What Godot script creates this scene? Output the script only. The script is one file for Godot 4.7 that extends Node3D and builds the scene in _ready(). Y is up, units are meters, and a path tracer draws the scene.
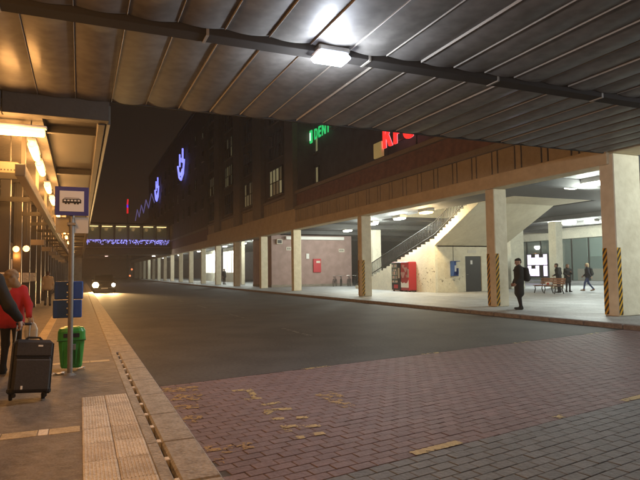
extends Node3D

var cam: Camera3D
var M := {}
var names := {}
var rng := RandomNumberGenerator.new()

# ---------------------------------------------------------------- helpers
func numbered(called: String) -> String:
	if not names.has(called):
		names[called] = 0
		return called
	names[called] += 1
	return "%s_%03d" % [called, names[called]]

func nst() -> SurfaceTool:
	var st := SurfaceTool.new()
	st.begin(Mesh.PRIMITIVE_TRIANGLES)
	return st

func obj(called: String, st: SurfaceTool, m: Material, parent: Node = null) -> MeshInstance3D:
	var mesh := st.commit()
	return inst(called, mesh, m, parent)

func inst(called: String, mesh: Mesh, m: Material, parent: Node = null) -> MeshInstance3D:
	var o := MeshInstance3D.new()
	o.mesh = mesh
	o.material_override = m
	if parent == null:
		o.name = numbered(called)
		add_child(o)
	else:
		o.name = called
		parent.add_child(o, true)
	return o

func tag(o: Node, label: String, category: String, group := "") -> Node:
	o.set_meta("label", label)
	o.set_meta("category", category)
	if group != "":
		o.set_meta("group", group)
	return o

func thing(called: String, label: String, category: String, at := Vector3.ZERO, turn := 0.0, group := "") -> Node3D:
	var o := Node3D.new()
	o.name = numbered(called)
	add_child(o)
	o.position = at
	o.rotation.y = turn
	tag(o, label, category, group)
	return o

func struct(o: Node, label := "") -> Node:
	o.set_meta("kind", "structure")
	if label != "":
		o.set_meta("label", label)
	return o

func tri(st: SurfaceTool, a: Vector3, b: Vector3, c: Vector3, n: Vector3, ua := Vector2.ZERO, ub := Vector2.ZERO, uc := Vector2.ZERO) -> void:
	var g := (b - a).cross(c - a)
	st.set_normal(n); st.set_uv(ua); st.add_vertex(a)
	if g.dot(n) > 0.0:
		st.set_normal(n); st.set_uv(uc); st.add_vertex(c)
		st.set_normal(n); st.set_uv(ub); st.add_vertex(b)
	else:
		st.set_normal(n); st.set_uv(ub); st.add_vertex(b)
		st.set_normal(n); st.set_uv(uc); st.add_vertex(c)

func quad(st: SurfaceTool, a: Vector3, b: Vector3, c: Vector3, d: Vector3, n: Vector3) -> void:
	tri(st, a, b, c, n, Vector2(0, 0), Vector2(1, 0), Vector2(1, 1))
	tri(st, a, c, d, n, Vector2(0, 0), Vector2(1, 1), Vector2(0, 1))

# a box with chamfered edges; c centre, s size
func bx(st: SurfaceTool, c: Vector3, s: Vector3, bev := 0.0, B := Basis.IDENTITY) -> void:
	var h := s * 0.5
	bev = minf(bev, minf(h.x, minf(h.y, h.z)) * 0.9)
	for ax in 3:
		var i := ax
		var j := (ax + 1) % 3
		var k := (ax + 2) % 3
		for sg in [-1.0, 1.0]:
			var n := Vector3.ZERO
			n[i] = sg
			var p := []
			for q in [[-1, -1], [1, -1], [1, 1], [-1, 1]]:
				var v := Vector3.ZERO
				v[i] = sg * h[i]
				v[j] = q[0] * (h[j] - bev)
				v[k] = q[1] * (h[k] - bev)
				p.append(c + B * v)
			quad(st, p[0], p[1], p[2], p[3], B * n)
	if bev <= 0.0:
		return
	for ax in 3:
		var i := ax
		var j := (ax + 1) % 3
		var k := (ax + 2) % 3
		for sj in [-1.0, 1.0]:
			for sk in [-1.0, 1.0]:
				var n := Vector3.ZERO
				n[j] = sj; n[k] = sk
				n = n.normalized()
				var p := []
				for q in [[-1, 0], [1, 0], [1, 1], [-1, 1]]:
					var v := Vector3.ZERO
					v[i] = q[0] * (h[i] - bev)
					v[j] = sj * (h[j] - (bev if q[1] else 0.0))
					v[k] = sk * (h[k] - (0.0 if q[1] else bev))
					p.append(c + B * v)
				quad(st, p[0], p[1], p[2], p[3], B * n)
	for sx in [-1.0, 1.0]:
		for sy in [-1.0, 1.0]:
			for sz in [-1.0, 1.0]:
				var a := Vector3(sx * h.x, sy * (h.y - bev), sz * (h.z - bev))
				var b := Vector3(sx * (h.x - bev), sy * h.y, sz * (h.z - bev))
				var d := Vector3(sx * (h.x - bev), sy * (h.y - bev), sz * h.z)
				tri(st, c + B * a, c + B * b, c + B * d, B * Vector3(sx, sy, sz).normalized())

func box(called: String, c: Vector3, s: Vector3, m: Material, parent: Node = null, bev := 0.0, B := Basis.IDENTITY) -> MeshInstance3D:
	var st := nst()
	bx(st, Vector3.ZERO, s, bev)
	var o := obj(called, st, m, parent)
	o.transform = Transform3D(B, c)
	return o

# box given by its low and high corners
func bb(called: String, a: Vector3, b: Vector3, m: Material, parent: Node = null, bev := 0.0) -> MeshInstance3D:
	return box(called, (a + b) * 0.5, (b - a).abs(), m, parent, bev)

func tube(st: SurfaceTool, pts: Array, radii, n := 8, caps := true) -> void:
	var rings := []
	var prev := Vector3.ZERO
	for i in pts.size():
		var d: Vector3
		if i == 0: d = pts[1] - pts[0]
		elif i == pts.size() - 1: d = pts[i] - pts[i - 1]
		else: d = (pts[i + 1] - pts[i]).normalized() + (pts[i] - pts[i - 1]).normalized()
		d = d.normalized()
		var u := prev
		if u == Vector3.ZERO:
			u = Vector3.UP if absf(d.y) < 0.9 else Vector3.RIGHT
		u = (u - d * u.dot(d)).normalized()
		prev = u
		var w := d.cross(u)
		var r: float = radii[i] if radii is Array else radii
		var ring := []
		for k in n:
			var a := TAU * k / n
			var nn := u * cos(a) + w * sin(a)
			ring.append([pts[i] + nn * r, nn])
		rings.append(ring)
	for i in rings.size() - 1:
		for k in n:
			var k2 := (k + 1) % n
			var A = rings[i][k]; var Bq = rings[i][k2]; var Cq = rings[i + 1][k2]; var D = rings[i + 1][k]
			var nn: Vector3 = (A[1] + Bq[1]).normalized()
			smooth_quad(st, [A[0], Bq[0], Cq[0], D[0]], [A[1], Bq[1], Cq[1], D[1]], nn)
	if caps:
		for e in [0, rings.size() - 1]:
			var d: Vector3 = (pts[0] - pts[1]).normalized() if e == 0 else (pts[-1] - pts[-2]).normalized()
			for k in n:
				tri(st, pts[e], rings[e][k][0], rings[e][(k + 1) % n][0], d)

func smooth_quad(st: SurfaceTool, p: Array, nn: Array, ref: Vector3) -> void:
	var order := [0, 1, 2, 0, 2, 3]
	if (p[1] - p[0]).cross(p[2] - p[0]).dot(ref) > 0.0:
		order = [0, 2, 1, 0, 3, 2]
	for i in order:
		st.set_normal(nn[i]); st.set_uv(Vector2.ZERO)
		st.add_vertex(p[i])

func lathe(st: SurfaceTool, prof: Array, n := 20, at := Vector3.ZERO, B := Basis.IDENTITY) -> void:
	for i in prof.size() - 1:
		var a: Vector2 = prof[i]
		var b: Vector2 = prof[i + 1]
		var d := b - a
		var fn := Vector2(d.y, -d.x).normalized()
		for k in n:
			var t0 := TAU * k / n
			var t1 := TAU * (k + 1) / n
			var r0 := Vector3(cos(t0), 0, sin(t0))
			var r1 := Vector3(cos(t1), 0, sin(t1))
			var up := Vector3.UP
			smooth_quad(st, [at + B * (r0 * a.x + up * a.y), at + B * (r1 * a.x + up * a.y), at + B * (r1 * b.x + up * b.y), at + B * (r0 * b.x + up * b.y)],
				[B * (r0 * fn.x + up * fn.y), B * (r1 * fn.x + up * fn.y), B * (r1 * fn.x + up * fn.y), B * (r0 * fn.x + up * fn.y)], B * ((r0 + r1).normalized() * fn.x + up * fn.y))

# extrude a polygon (in the plane of axes ax, ay) along az from w0 to w1
func prism(st: SurfaceTool, poly: Array, ax: int, ay: int, az: int, w0: float, w1: float) -> void:
	var pp := PackedVector2Array(poly)
	var idx := Geometry2D.triangulate_polygon(pp)
	var p3 := func(q: Vector2, w: float) -> Vector3:
		var v := Vector3.ZERO
		v[ax] = q.x; v[ay] = q.y; v[az] = w
		return v
	var n := Vector3.ZERO
	n[az] = 1.0 if w1 > w0 else -1.0
	for i in range(0, idx.size(), 3):
		tri(st, p3.call(pp[idx[i]], w1), p3.call(pp[idx[i + 1]], w1), p3.call(pp[idx[i + 2]], w1), n)
		tri(st, p3.call(pp[idx[i]], w0), p3.call(pp[idx[i + 1]], w0), p3.call(pp[idx[i + 2]], w0), -n)
	var area := 0.0
	for i in pp.size():
		area += pp[i].cross(pp[(i + 1) % pp.size()])
	for i in pp.size():
		var a := pp[i]
		var b := pp[(i + 1) % pp.size()]
		var e := (b - a)
		var o2 := Vector2(e.y, -e.x).normalized() * (1.0 if area > 0 else -1.0)
		var nn := Vector3.ZERO
		nn[ax] = o2.x; nn[ay] = o2.y
		quad(st, p3.call(a, w0), p3.call(b, w0), p3.call(b, w1), p3.call(a, w1), nn)

# ---------------------------------------------------------------- materials
func noise_img(seed_: int, freq: float, size: int, oct := 4) -> Image:
	var n := FastNoiseLite.new()
	n.seed = seed_
	n.frequency = freq
	n.fractal_octaves = oct
	n.noise_type = FastNoiseLite.TYPE_SIMPLEX_SMOOTH
	return n.get_seamless_image(size, size)

# two layers of noise blended between colours given as linear values
func grain_tex(seed_: int, c0: Color, c1: Color, fine := 0.12, coarse := 0.012, size := 256, contrast := 1.0, speck := 0.0) -> ImageTexture:
	var a := noise_img(seed_, fine, size, 3)
	var b := noise_img(seed_ + 7, coarse, size, 4)
	var r := RandomNumberGenerator.new()
	r.seed = seed_
	var im := Image.create(size, size, false, Image.FORMAT_RGB8)
	for y in size:
		for x in size:
			var t := (a.get_pixel(x, y).r * 0.5 + b.get_pixel(x, y).r * 0.5 - 0.5) * contrast * 1.6 + 0.5
			t += r.randf_range(-speck, speck)
			im.set_pixel(x, y, c0.lerp(c1, clampf(t, 0, 1)).linear_to_srgb())
	im.generate_mipmaps()
	return ImageTexture.create_from_image(im)

func bump_tex(seed_: int, freq: float, size := 256, strength := 2.0, oct := 4) -> ImageTexture:
	var im := noise_img(seed_, freq, size, oct)
	im.convert(Image.FORMAT_RGBA8)
	im.bump_map_to_normal_map(strength)
	im.generate_mipmaps()
	return ImageTexture.create_from_image(im)

func plain(c: Color, rough := 0.7, metal := 0.0) -> StandardMaterial3D:
	var m := StandardMaterial3D.new()
	m.albedo_color = c.linear_to_srgb()
	m.roughness = rough
	m.metallic = metal
	return m

func grain(tex: Texture2D, scale: float, rough := 0.8, metal := 0.0, tint := Color.WHITE, nrm: Texture2D = null, ns := 0.5) -> StandardMaterial3D:
	var m := StandardMaterial3D.new()
	m.albedo_texture = tex
	m.albedo_color = tint.linear_to_srgb()
	m.uv1_triplanar = true
	m.uv1_world_triplanar = true
	m.uv1_scale = Vector3.ONE * scale
	m.roughness = rough
	m.metallic = metal
	if nrm:
		m.normal_enabled = true
		m.normal_texture = nrm
		m.normal_scale = ns
	return m

func glow(c: Color, e: float) -> StandardMaterial3D:
	var m := StandardMaterial3D.new()
	m.albedo_color = Color(0.9, 0.9, 0.9)
	m.emission_enabled = true
	m.emission = c
	m.emission_energy_multiplier = e
	m.roughness = 0.4
	return m

func glass(c: Color, alpha: float) -> StandardMaterial3D:
	var m := StandardMaterial3D.new()
	m.transparency = BaseMaterial3D.TRANSPARENCY_ALPHA
	m.albedo_color = Color(c.r, c.g, c.b, alpha)
	m.roughness = 0.03
	m.metallic_specular = 0.5
	return m

func make_materials() -> void:
	var bn := bump_tex(11, 0.09, 256, 3.0, 4)
	var bc := bump_tex(12, 0.03, 256, 2.0, 4)
	var neutral := grain_tex(3, Color(0.78, 0.78, 0.78), Color(1, 1, 1), 0.09, 0.015, 256, 1.0, 0.05)
	var blotch := grain_tex(4, Color(0.84, 0.82, 0.79), Color(1, 1, 1), 0.05, 0.012, 256, 1.2, 0.10)
	M.asphalt = grain(grain_tex(21, Color(0.022, 0.020, 0.018), Color(0.052, 0.047, 0.043), 0.12, 0.006, 1024, 1.7, 0.16), 0.09, 0.75, 0, Color.WHITE)
	M.platform = grain(grain_tex(23, Color(0.105, 0.085, 0.068), Color(0.20, 0.168, 0.135), 0.2, 0.014, 512, 1.3, 0.16), 0.4, 0.75, 0, Color.WHITE, bn, 0.2)
	M.pavement = grain(grain_tex(24, Color(0.24, 0.245, 0.25), Color(0.38, 0.385, 0.39), 0.15, 0.012, 256, 1.4, 0.1), 0.22, 0.6, 0, Color.WHITE, bn, 0.3)
	M.bed = grain(grain_tex(25, Color(0.04, 0.036, 0.033), Color(0.085, 0.078, 0.07), 0.2, 0.03, 256), 0.7, 0.95)
	var rp := grain_tex(26, Color(0.68, 0.67, 0.66), Color(1.0, 1.0, 1.0), 0.17, 0.02, 256, 1.2, 0.12)
	M.red_paver = []
	for c in [Color(0.180, 0.112, 0.103), Color(0.168, 0.106, 0.098), Color(0.190, 0.120, 0.110), Color(0.176, 0.116, 0.109), Color(0.160, 0.100, 0.094)]:
		M.red_paver.append(grain(rp, 0.8, 0.68, 0, c, bn, 0.3))
	M.grey_paver = []
	for c in [Color(0.145, 0.142, 0.135), Color(0.136, 0.134, 0.128), Color(0.155, 0.151, 0.143), Color(0.140, 0.135, 0.128), Color(0.128, 0.126, 0.121)]:
		M.grey_paver.append(grain(rp, 0.8, 0.68, 0, c, bn, 0.3))
	M.kerb = grain(grain_tex(27, Color(0.19, 0.165, 0.13), Color(0.33, 0.29, 0.235), 0.12, 0.02, 256, 1.4, 0.1), 0.8, 0.75, 0, Color.WHITE, bn, 0.5)
	M.kerb_far = grain(grain_tex(28, Color(0.14, 0.12, 0.11), Color(0.26, 0.23, 0.21), 0.12, 0.02, 256, 1.4, 0.1), 0.8, 0.8)
	M.slab = [grain(grain_tex(29, Color(0.44, 0.39, 0.32), Color(0.66, 0.60, 0.50), 0.14, 0.02, 256, 1.5, 0.1), 0.9, 0.75, 0, Color.WHITE, bn, 0.6)]
	M.slab.append(grain(M.slab[0].albedo_texture, 0.9, 0.75, 0, Color(0.9, 0.88, 0.86), bn, 0.6))
	M.slab.append(grain(M.slab[0].albedo_texture, 0.9, 0.75, 0, Color(0.82, 0.80, 0.77), bn, 0.6))
	M.tan_slab = [grain(M.slab[0].albedo_texture, 0.9, 0.7, 0, Color(0.72, 0.62, 0.45), bn, 0.4), grain(M.slab[0].albedo_texture, 0.9, 0.7, 0, Color(0.62, 0.52, 0.37), bn, 0.4)]
	M.white_slab = grain(M.slab[0].albedo_texture, 0.9, 0.7, 0, Color(1.1, 1.05, 1.0), bn, 0.4)
	M.yellow_paint = grain(grain_tex(30, Color(0.30, 0.215, 0.085), Color(0.48, 0.355, 0.14), 0.2, 0.05, 256, 1.6, 0.2), 1.3, 0.7)
	M.ochre_paint = grain(grain_tex(31, Color(0.22, 0.135, 0.05), Color(0.40, 0.245, 0.075), 0.2, 0.05, 256, 1.6, 0.2), 1.3, 0.7)
	M.white_paint = plain(Color(0.15, 0.145, 0.135), 0.7)
	M.ceiling_metal = grain(grain_tex(32, Color(0.090, 0.085, 0.078), Color(0.142, 0.134, 0.124), 0.05, 0.012, 256, 1.3, 0.05), 0.3, 0.62, 0.0, Color.WHITE, bc, 0.06)
	M.ceiling_metal.metallic_specular = 0.3
	M.ceiling_metal.clearcoat_enabled = true
	M.ceiling_metal.clearcoat = 0.08
	M.ceiling_metal.clearcoat_roughness = 0.16
	M.ceiling_beam = plain(Color(0.028, 0.026, 0.024), 0.9)
	M.ceiling_beam.metallic_specular = 0.2
	M.seam = plain(Color(0.20, 0.185, 0.16), 0.6)
	M.concrete = grain(grain_tex(33, Color(0.17, 0.145, 0.115), Color(0.30, 0.26, 0.21), 0.1, 0.014, 256, 1.3, 0.06), 0.35, 0.85, 0, Color.WHITE, bn, 0.3)
	M.cream = grain(blotch, 0.22, 0.75, 0, Color(0.74, 0.68, 0.52), bn, 0.12)
	M.cream_light = grain(neutral, 0.25, 0.75, 0, Color(0.80, 0.76, 0.62), bn, 0.1)
	M.flange = grain(blotch, 0.3, 0.75, 0, Color(0.58, 0.48, 0.31), bn, 0.15)
	M.rib = [grain(neutral, 0.5, 0.7, 0, Color(0.44, 0.36, 0.24), bn, 0.15), grain(neutral, 0.5, 0.7, 0, Color(0.39, 0.32, 0.21), bn, 0.15), grain(neutral, 0.5, 0.7, 0, Color(0.42, 0.34, 0.22), bn, 0.15)]
	M.rib_back = grain(neutral, 0.5, 0.8, 0, Color(0.40, 0.33, 0.22))
	M.brick_red = grain(grain_tex(34, Color(0.14, 0.075, 0.06), Color(0.24, 0.125, 0.10), 0.25, 0.02, 256, 1.4, 0.2), 0.35, 0.85, 0, Color.WHITE, bn, 0.4)
	M.brick_hall = grain(grain_tex(35, Color(0.27, 0.175, 0.15), Color(0.38, 0.25, 0.22), 0.25, 0.015, 256, 1.2, 0.25), 0.3, 0.6, 0, Color.WHITE, bn, 0.12)
	M.facade_blue = grain(grain_tex(39, Color(0.045, 0.045, 0.052), Color(0.085, 0.085, 0.098), 0.2, 0.015, 256, 1.3, 0.1), 0.2, 0.8)
	M.facade = grain(grain_tex(36, Color(0.075, 0.058, 0.048), Color(0.13, 0.10, 0.085), 0.2, 0.015, 256, 1.3, 0.1), 0.2, 0.8)
	M.pier = grain(neutral, 0.3, 0.8, 0, Color(0.26, 0.22, 0.17), bn, 0.2)
	M.dark_metal = plain(Color(0.035, 0.033, 0.031), 0.5, 0.4)
	M.pole = grain(neutral, 1.5, 0.45, 0.5, Color(0.30, 0.28, 0.25))
	M.black = plain(Color(0.012, 0.012, 0.013), 0.6)
	M.dark_ceiling = grain(neutral, 0.3, 0.85, 0, Color(0.065, 0.064, 0.062))
	M.canopy = grain(blotch, 0.3, 0.75, 0, Color(0.038, 0.034, 0.028), bn, 0.15)
	M.canopy_dark = grain(blotch, 0.3, 0.75, 0, Color(0.026, 0.024, 0.021))
	M.girder = plain(Color(0.075, 0.063, 0.047), 0.6)
	M.white = plain(Color(0.72, 0.70, 0.66), 0.5)
	M.offwhite = plain(Color(0.60, 0.55, 0.45), 0.55)
	M.blue = grain(neutral, 1.2, 0.45, 0, Color(0.018, 0.075, 0.30))
	M.deep_blue = plain(Color(0.022, 0.030, 0.20), 0.45)
	M.green = grain(neutral, 2.0, 0.38, 0, Color(0.045, 0.30, 0.045))
	M.dark_green = plain(Color(0.02, 0.13, 0.022), 0.45)
	M.red = grain(neutral, 1.5, 0.4, 0, Color(0.50, 0.025, 0.035))
	M.wood = grain(grain_tex(37, Color(0.16, 0.07, 0.04), Color(0.32, 0.16, 0.10), 0.15, 0.03, 256), 1.0, 0.6)
	M.dark_glass = plain(Color(0.012, 0.013, 0.016), 0.08)
	M.glass = glass(Color(0.75, 0.85, 0.82), 0.16)
	M.door = plain(Color(0.045, 0.045, 0.043), 0.5)
	M.rubber = plain(Color(0.015, 0.015, 0.015), 0.8)
	M.suitcase = grain(grain_tex(38, Color(0.022, 0.020, 0.020), Color(0.045, 0.041, 0.040), 0.4, 0.03, 256, 1.2, 0.25), 4.0, 0.75, 0, Color.WHITE, bn, 0.8)
	M.steel = plain(Color(0.5, 0.5, 0.48), 0.3, 0.9)
	M.person = StandardMaterial3D.new()
	M.person.vertex_color_use_as_albedo = true
	M.person.roughness = 0.85
	# diagonal black and yellow warning print
	var im := Image.create(64, 256, false, Image.FORMAT_RGB8)
	for y in 256:
		for x in 64:
			var on := posmod(int(y + x * 0.5), 28) < 15
			im.set_pixel(x, y, Color(0.80, 0.60, 0.10) if on else Color(0.07, 0.06, 0.05))
	M.hazard = StandardMaterial3D.new()
	M.hazard.albedo_texture = ImageTexture.create_from_image(im)
	M.hazard.roughness = 0.6
	M.dim_pane = glow(Color(0.45, 0.50, 0.36), 0.07)
	M.lamp_white = glow(Color(1.0, 0.98, 0.92), 9.0)
	M.lamp_warm = glow(Color(1.0, 0.70, 0.34), 7.0)
	M.lamp_blue = glow(Color(0.86, 0.90, 1.0), 14.0)
	M.globe = glow(Color(1.0, 0.74, 0.42), 4.0)

# ---------------------------------------------------------------- lights
func omni(parent: Node, at: Vector3, c: Color, e: float, size := 0.25, r := 60.0) -> OmniLight3D:
	var l := OmniLight3D.new()
	l.name = "light"
	l.light_color = c
	l.light_energy = e
	l.light_size = size
	l.omni_range = r
	l.omni_attenuation = 2.0
	l.shadow_enabled = true
	parent.add_child(l, true)
	l.position = at
	return l

func area(parent: Node, at: Vector3, c: Color, e: float, sx: float, sz: float) -> AreaLight3D:
	var l := AreaLight3D.new()
	l.name = "light"
	l.light_color = c
	l.light_energy = e
	l.area_size = Vector2(sx, sz)
	l.area_range = 60.0
	l.area_attenuation = 2.0
	l.shadow_enabled = true
	parent.add_child(l, true)
	l.position = at
	l.rotation.x = -PI / 2
	return l

# ---------------------------------------------------------------- bodies
# bones: [a, b, ra, rb, colour]; meshed with surface nets and added to st
func sdf(st: SurfaceTool, bones: Array, cell: float, k: float) -> void:
	var lo := Vector3.ONE * 1e9
	var hi := -lo
	for b in bones:
		var r: float = maxf(b[2], b[3]) + cell * 3.0
		lo = lo.min(b[0].min(b[1]) - Vector3.ONE * r)
		hi = hi.max(b[0].max(b[1]) + Vector3.ONE * r)
	var nx := int(ceil((hi.x - lo.x) / cell)) + 1
	var ny := int(ceil((hi.y - lo.y) / cell)) + 1
	var nz := int(ceil((hi.z - lo.z) / cell)) + 1
	var val := PackedFloat32Array()
	val.resize(nx * ny * nz)
	val.fill(9.0)
	for b in bones:
		var a: Vector3 = b[0]
		var ab: Vector3 = b[1] - a
		var L2 := maxf(ab.length_squared(), 1e-9)
		var ra: float = b[2]
		var dr: float = b[3] - b[2]
		var r: float = maxf(b[2], b[3]) + maxf(k, cell * 2.0)
		var l0: Vector3 = ((a.min(b[1]) - Vector3.ONE * r - lo) / cell).floor()
		var l1: Vector3 = ((a.max(b[1]) + Vector3.ONE * r - lo) / cell).ceil()
		for z in range(maxi(0, int(l0.z)), mini(nz, int(l1.z) + 1)):
			for y in range(maxi(0, int(l0.y)), mini(ny, int(l1.y) + 1)):
				var row := (z * ny + y) * nx
				for x in range(maxi(0, int(l0.x)), mini(nx, int(l1.x) + 1)):
					var ap := lo + Vector3(x, y, z) * cell - a
					var t := clampf(ap.dot(ab) / L2, 0.0, 1.0)
					var d := (ap - ab * t).length() - ra - dr * t
					var o := val[row + x]
					var h := maxf(k - absf(o - d), 0.0)
					val[row + x] = minf(o, d) - h * h / (4.0 * k)
	var ids := {}
	var pos := PackedVector3Array()
	var sy := nx
	var sz := nx * ny
	var corner := [0, 1, sy, sy + 1, sz, sz + 1, sz + sy, sz + sy + 1]
	var cv := [Vector3(0, 0, 0), Vector3(1, 0, 0), Vector3(0, 1, 0), Vector3(1, 1, 0), Vector3(0, 0, 1), Vector3(1, 0, 1), Vector3(0, 1, 1), Vector3(1, 1, 1)]
	var edges := [[0, 1], [2, 3], [4, 5], [6, 7], [0, 2], [1, 3], [4, 6], [5, 7], [0, 4], [1, 5], [2, 6], [3, 7]]
	for z in nz - 1:
		for y in ny - 1:
			for x in nx - 1:
				var i := z * sz + y * sy + x
				if absf(val[i]) > cell * 2.5:
					continue
				var s := 0
				for c in 8:
					if val[i + corner[c]] < 0.0:
						s |= 1 << c
				if s == 0 or s == 255:
					continue
				var sum := Vector3.ZERO
				var cnt := 0
				for e in edges:
					var v0 := val[i + corner[e[0]]]
					var v1 := val[i + corner[e[1]]]
					if (v0 < 0.0) != (v1 < 0.0):
						sum += cv[e[0]].lerp(cv[e[1]], v0 / (v0 - v1))
						cnt += 1
				ids[i] = pos.size()
				pos.append(lo + (Vector3(x, y, z) + sum / cnt) * cell)
	var nrm := PackedVector3Array()
	nrm.resize(pos.size())
	var quads := []
	for i in ids:
		var v := val[i]
		var x: int = i % nx
		var y: int = (i / nx) % ny
		var z: int = i / sz
		for ax in 3:
			var step: int = [1, sy, sz][ax]
			var u: int = [sy, sz, 1][ax]
			var w: int = [sz, 1, sy][ax]
			var v2 := val[i + step]
			if (v < 0.0) == (v2 < 0.0):
				continue
			if not (ids.has(i - u) and ids.has(i - w) and ids.has(i - u - w)):
				continue
			var q := [ids[i], ids[i - u], ids[i - u - w], ids[i - w]]
			var dirn := Vector3.ZERO
			dirn[ax] = 1.0 if v < 0.0 else -1.0
			var g := (pos[q[2]] - pos[q[0]]).cross(pos[q[3]] - pos[q[1]])
			if g.dot(dirn) > 0.0:
				q = [q[3], q[2], q[1], q[0]]
				g = -g
			for j in q:
				nrm[j] -= g
			quads.append(q)
	var col := PackedColorArray()
	for p in pos:
		var best := 1e9
		var c := Color.WHITE
		for b in bones:
			var ab: Vector3 = b[1] - b[0]
			var t := clampf((p - b[0]).dot(ab) / maxf(ab.length_squared(), 1e-9), 0.0, 1.0)
			var d: float = (p - b[0] - ab * t).length() - lerpf(b[2], b[3], t)
			if d < best:
				best = d
				c = b[4]
		col.append(c)
	for q in quads:
		for j in [0, 1, 2, 0, 2, 3]:
			st.set_color(col[q[j]])
			st.set_normal(nrm[q[j]].normalized())
			st.add_vertex(pos[q[j]])

func hand(st: SurfaceTool, wrist: Vector3, dirn: Vector3, out: Vector3, skin: Color, curl: float) -> void:
	# dirn: along the fingers, out: towards the thumb side
	var d := dirn.normalized()
	var o := (out - d * out.dot(d)).normalized()
	var n := d.cross(o)
	var bones := []
	bones.append([wrist + o * 0.016, wrist + d * 0.075 + o * 0.026, 0.018, 0.015, skin])
	bones.append([wrist - o * 0.014, wrist + d * 0.07 - o * 0.026, 0.017, 0.014, skin])
	bones.append([wrist, wrist + d * 0.075, 0.019, 0.016, skin])
	var lens := [0.068, 0.078, 0.072, 0.056]
	for f in 4:
		var base := wrist + d * (0.082 - absf(f - 1.2) * 0.004) + o * (0.030 - f * 0.020)
		var d1 := (d * cos(curl * 0.6) + n * sin(curl * 0.6)).normalized()
		var d2 := (d * cos(curl * 1.6) + n * sin(curl * 1.6)).normalized()
		var mid: Vector3 = base + d1 * lens[f] * 0.55
		bones.append([base - d * 0.015, mid, 0.0095, 0.0085, skin])
		bones.append([mid, mid + d2 * lens[f] * 0.5, 0.0085, 0.0075, skin])
	var tb := wrist + d * 0.025 + o * 0.030
	var tm := tb + (d * 0.7 + o * 0.6 + n * 0.3).normalized() * 0.038
	bones.append([tb, tm, 0.012, 0.010, skin])
	bones.append([tm, tm + (d * 0.9 + o * 0.1 + n * 0.35).normalized() * 0.032, 0.010, 0.008, skin])
	sdf(st, bones, 0.006, 0.008)

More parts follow.
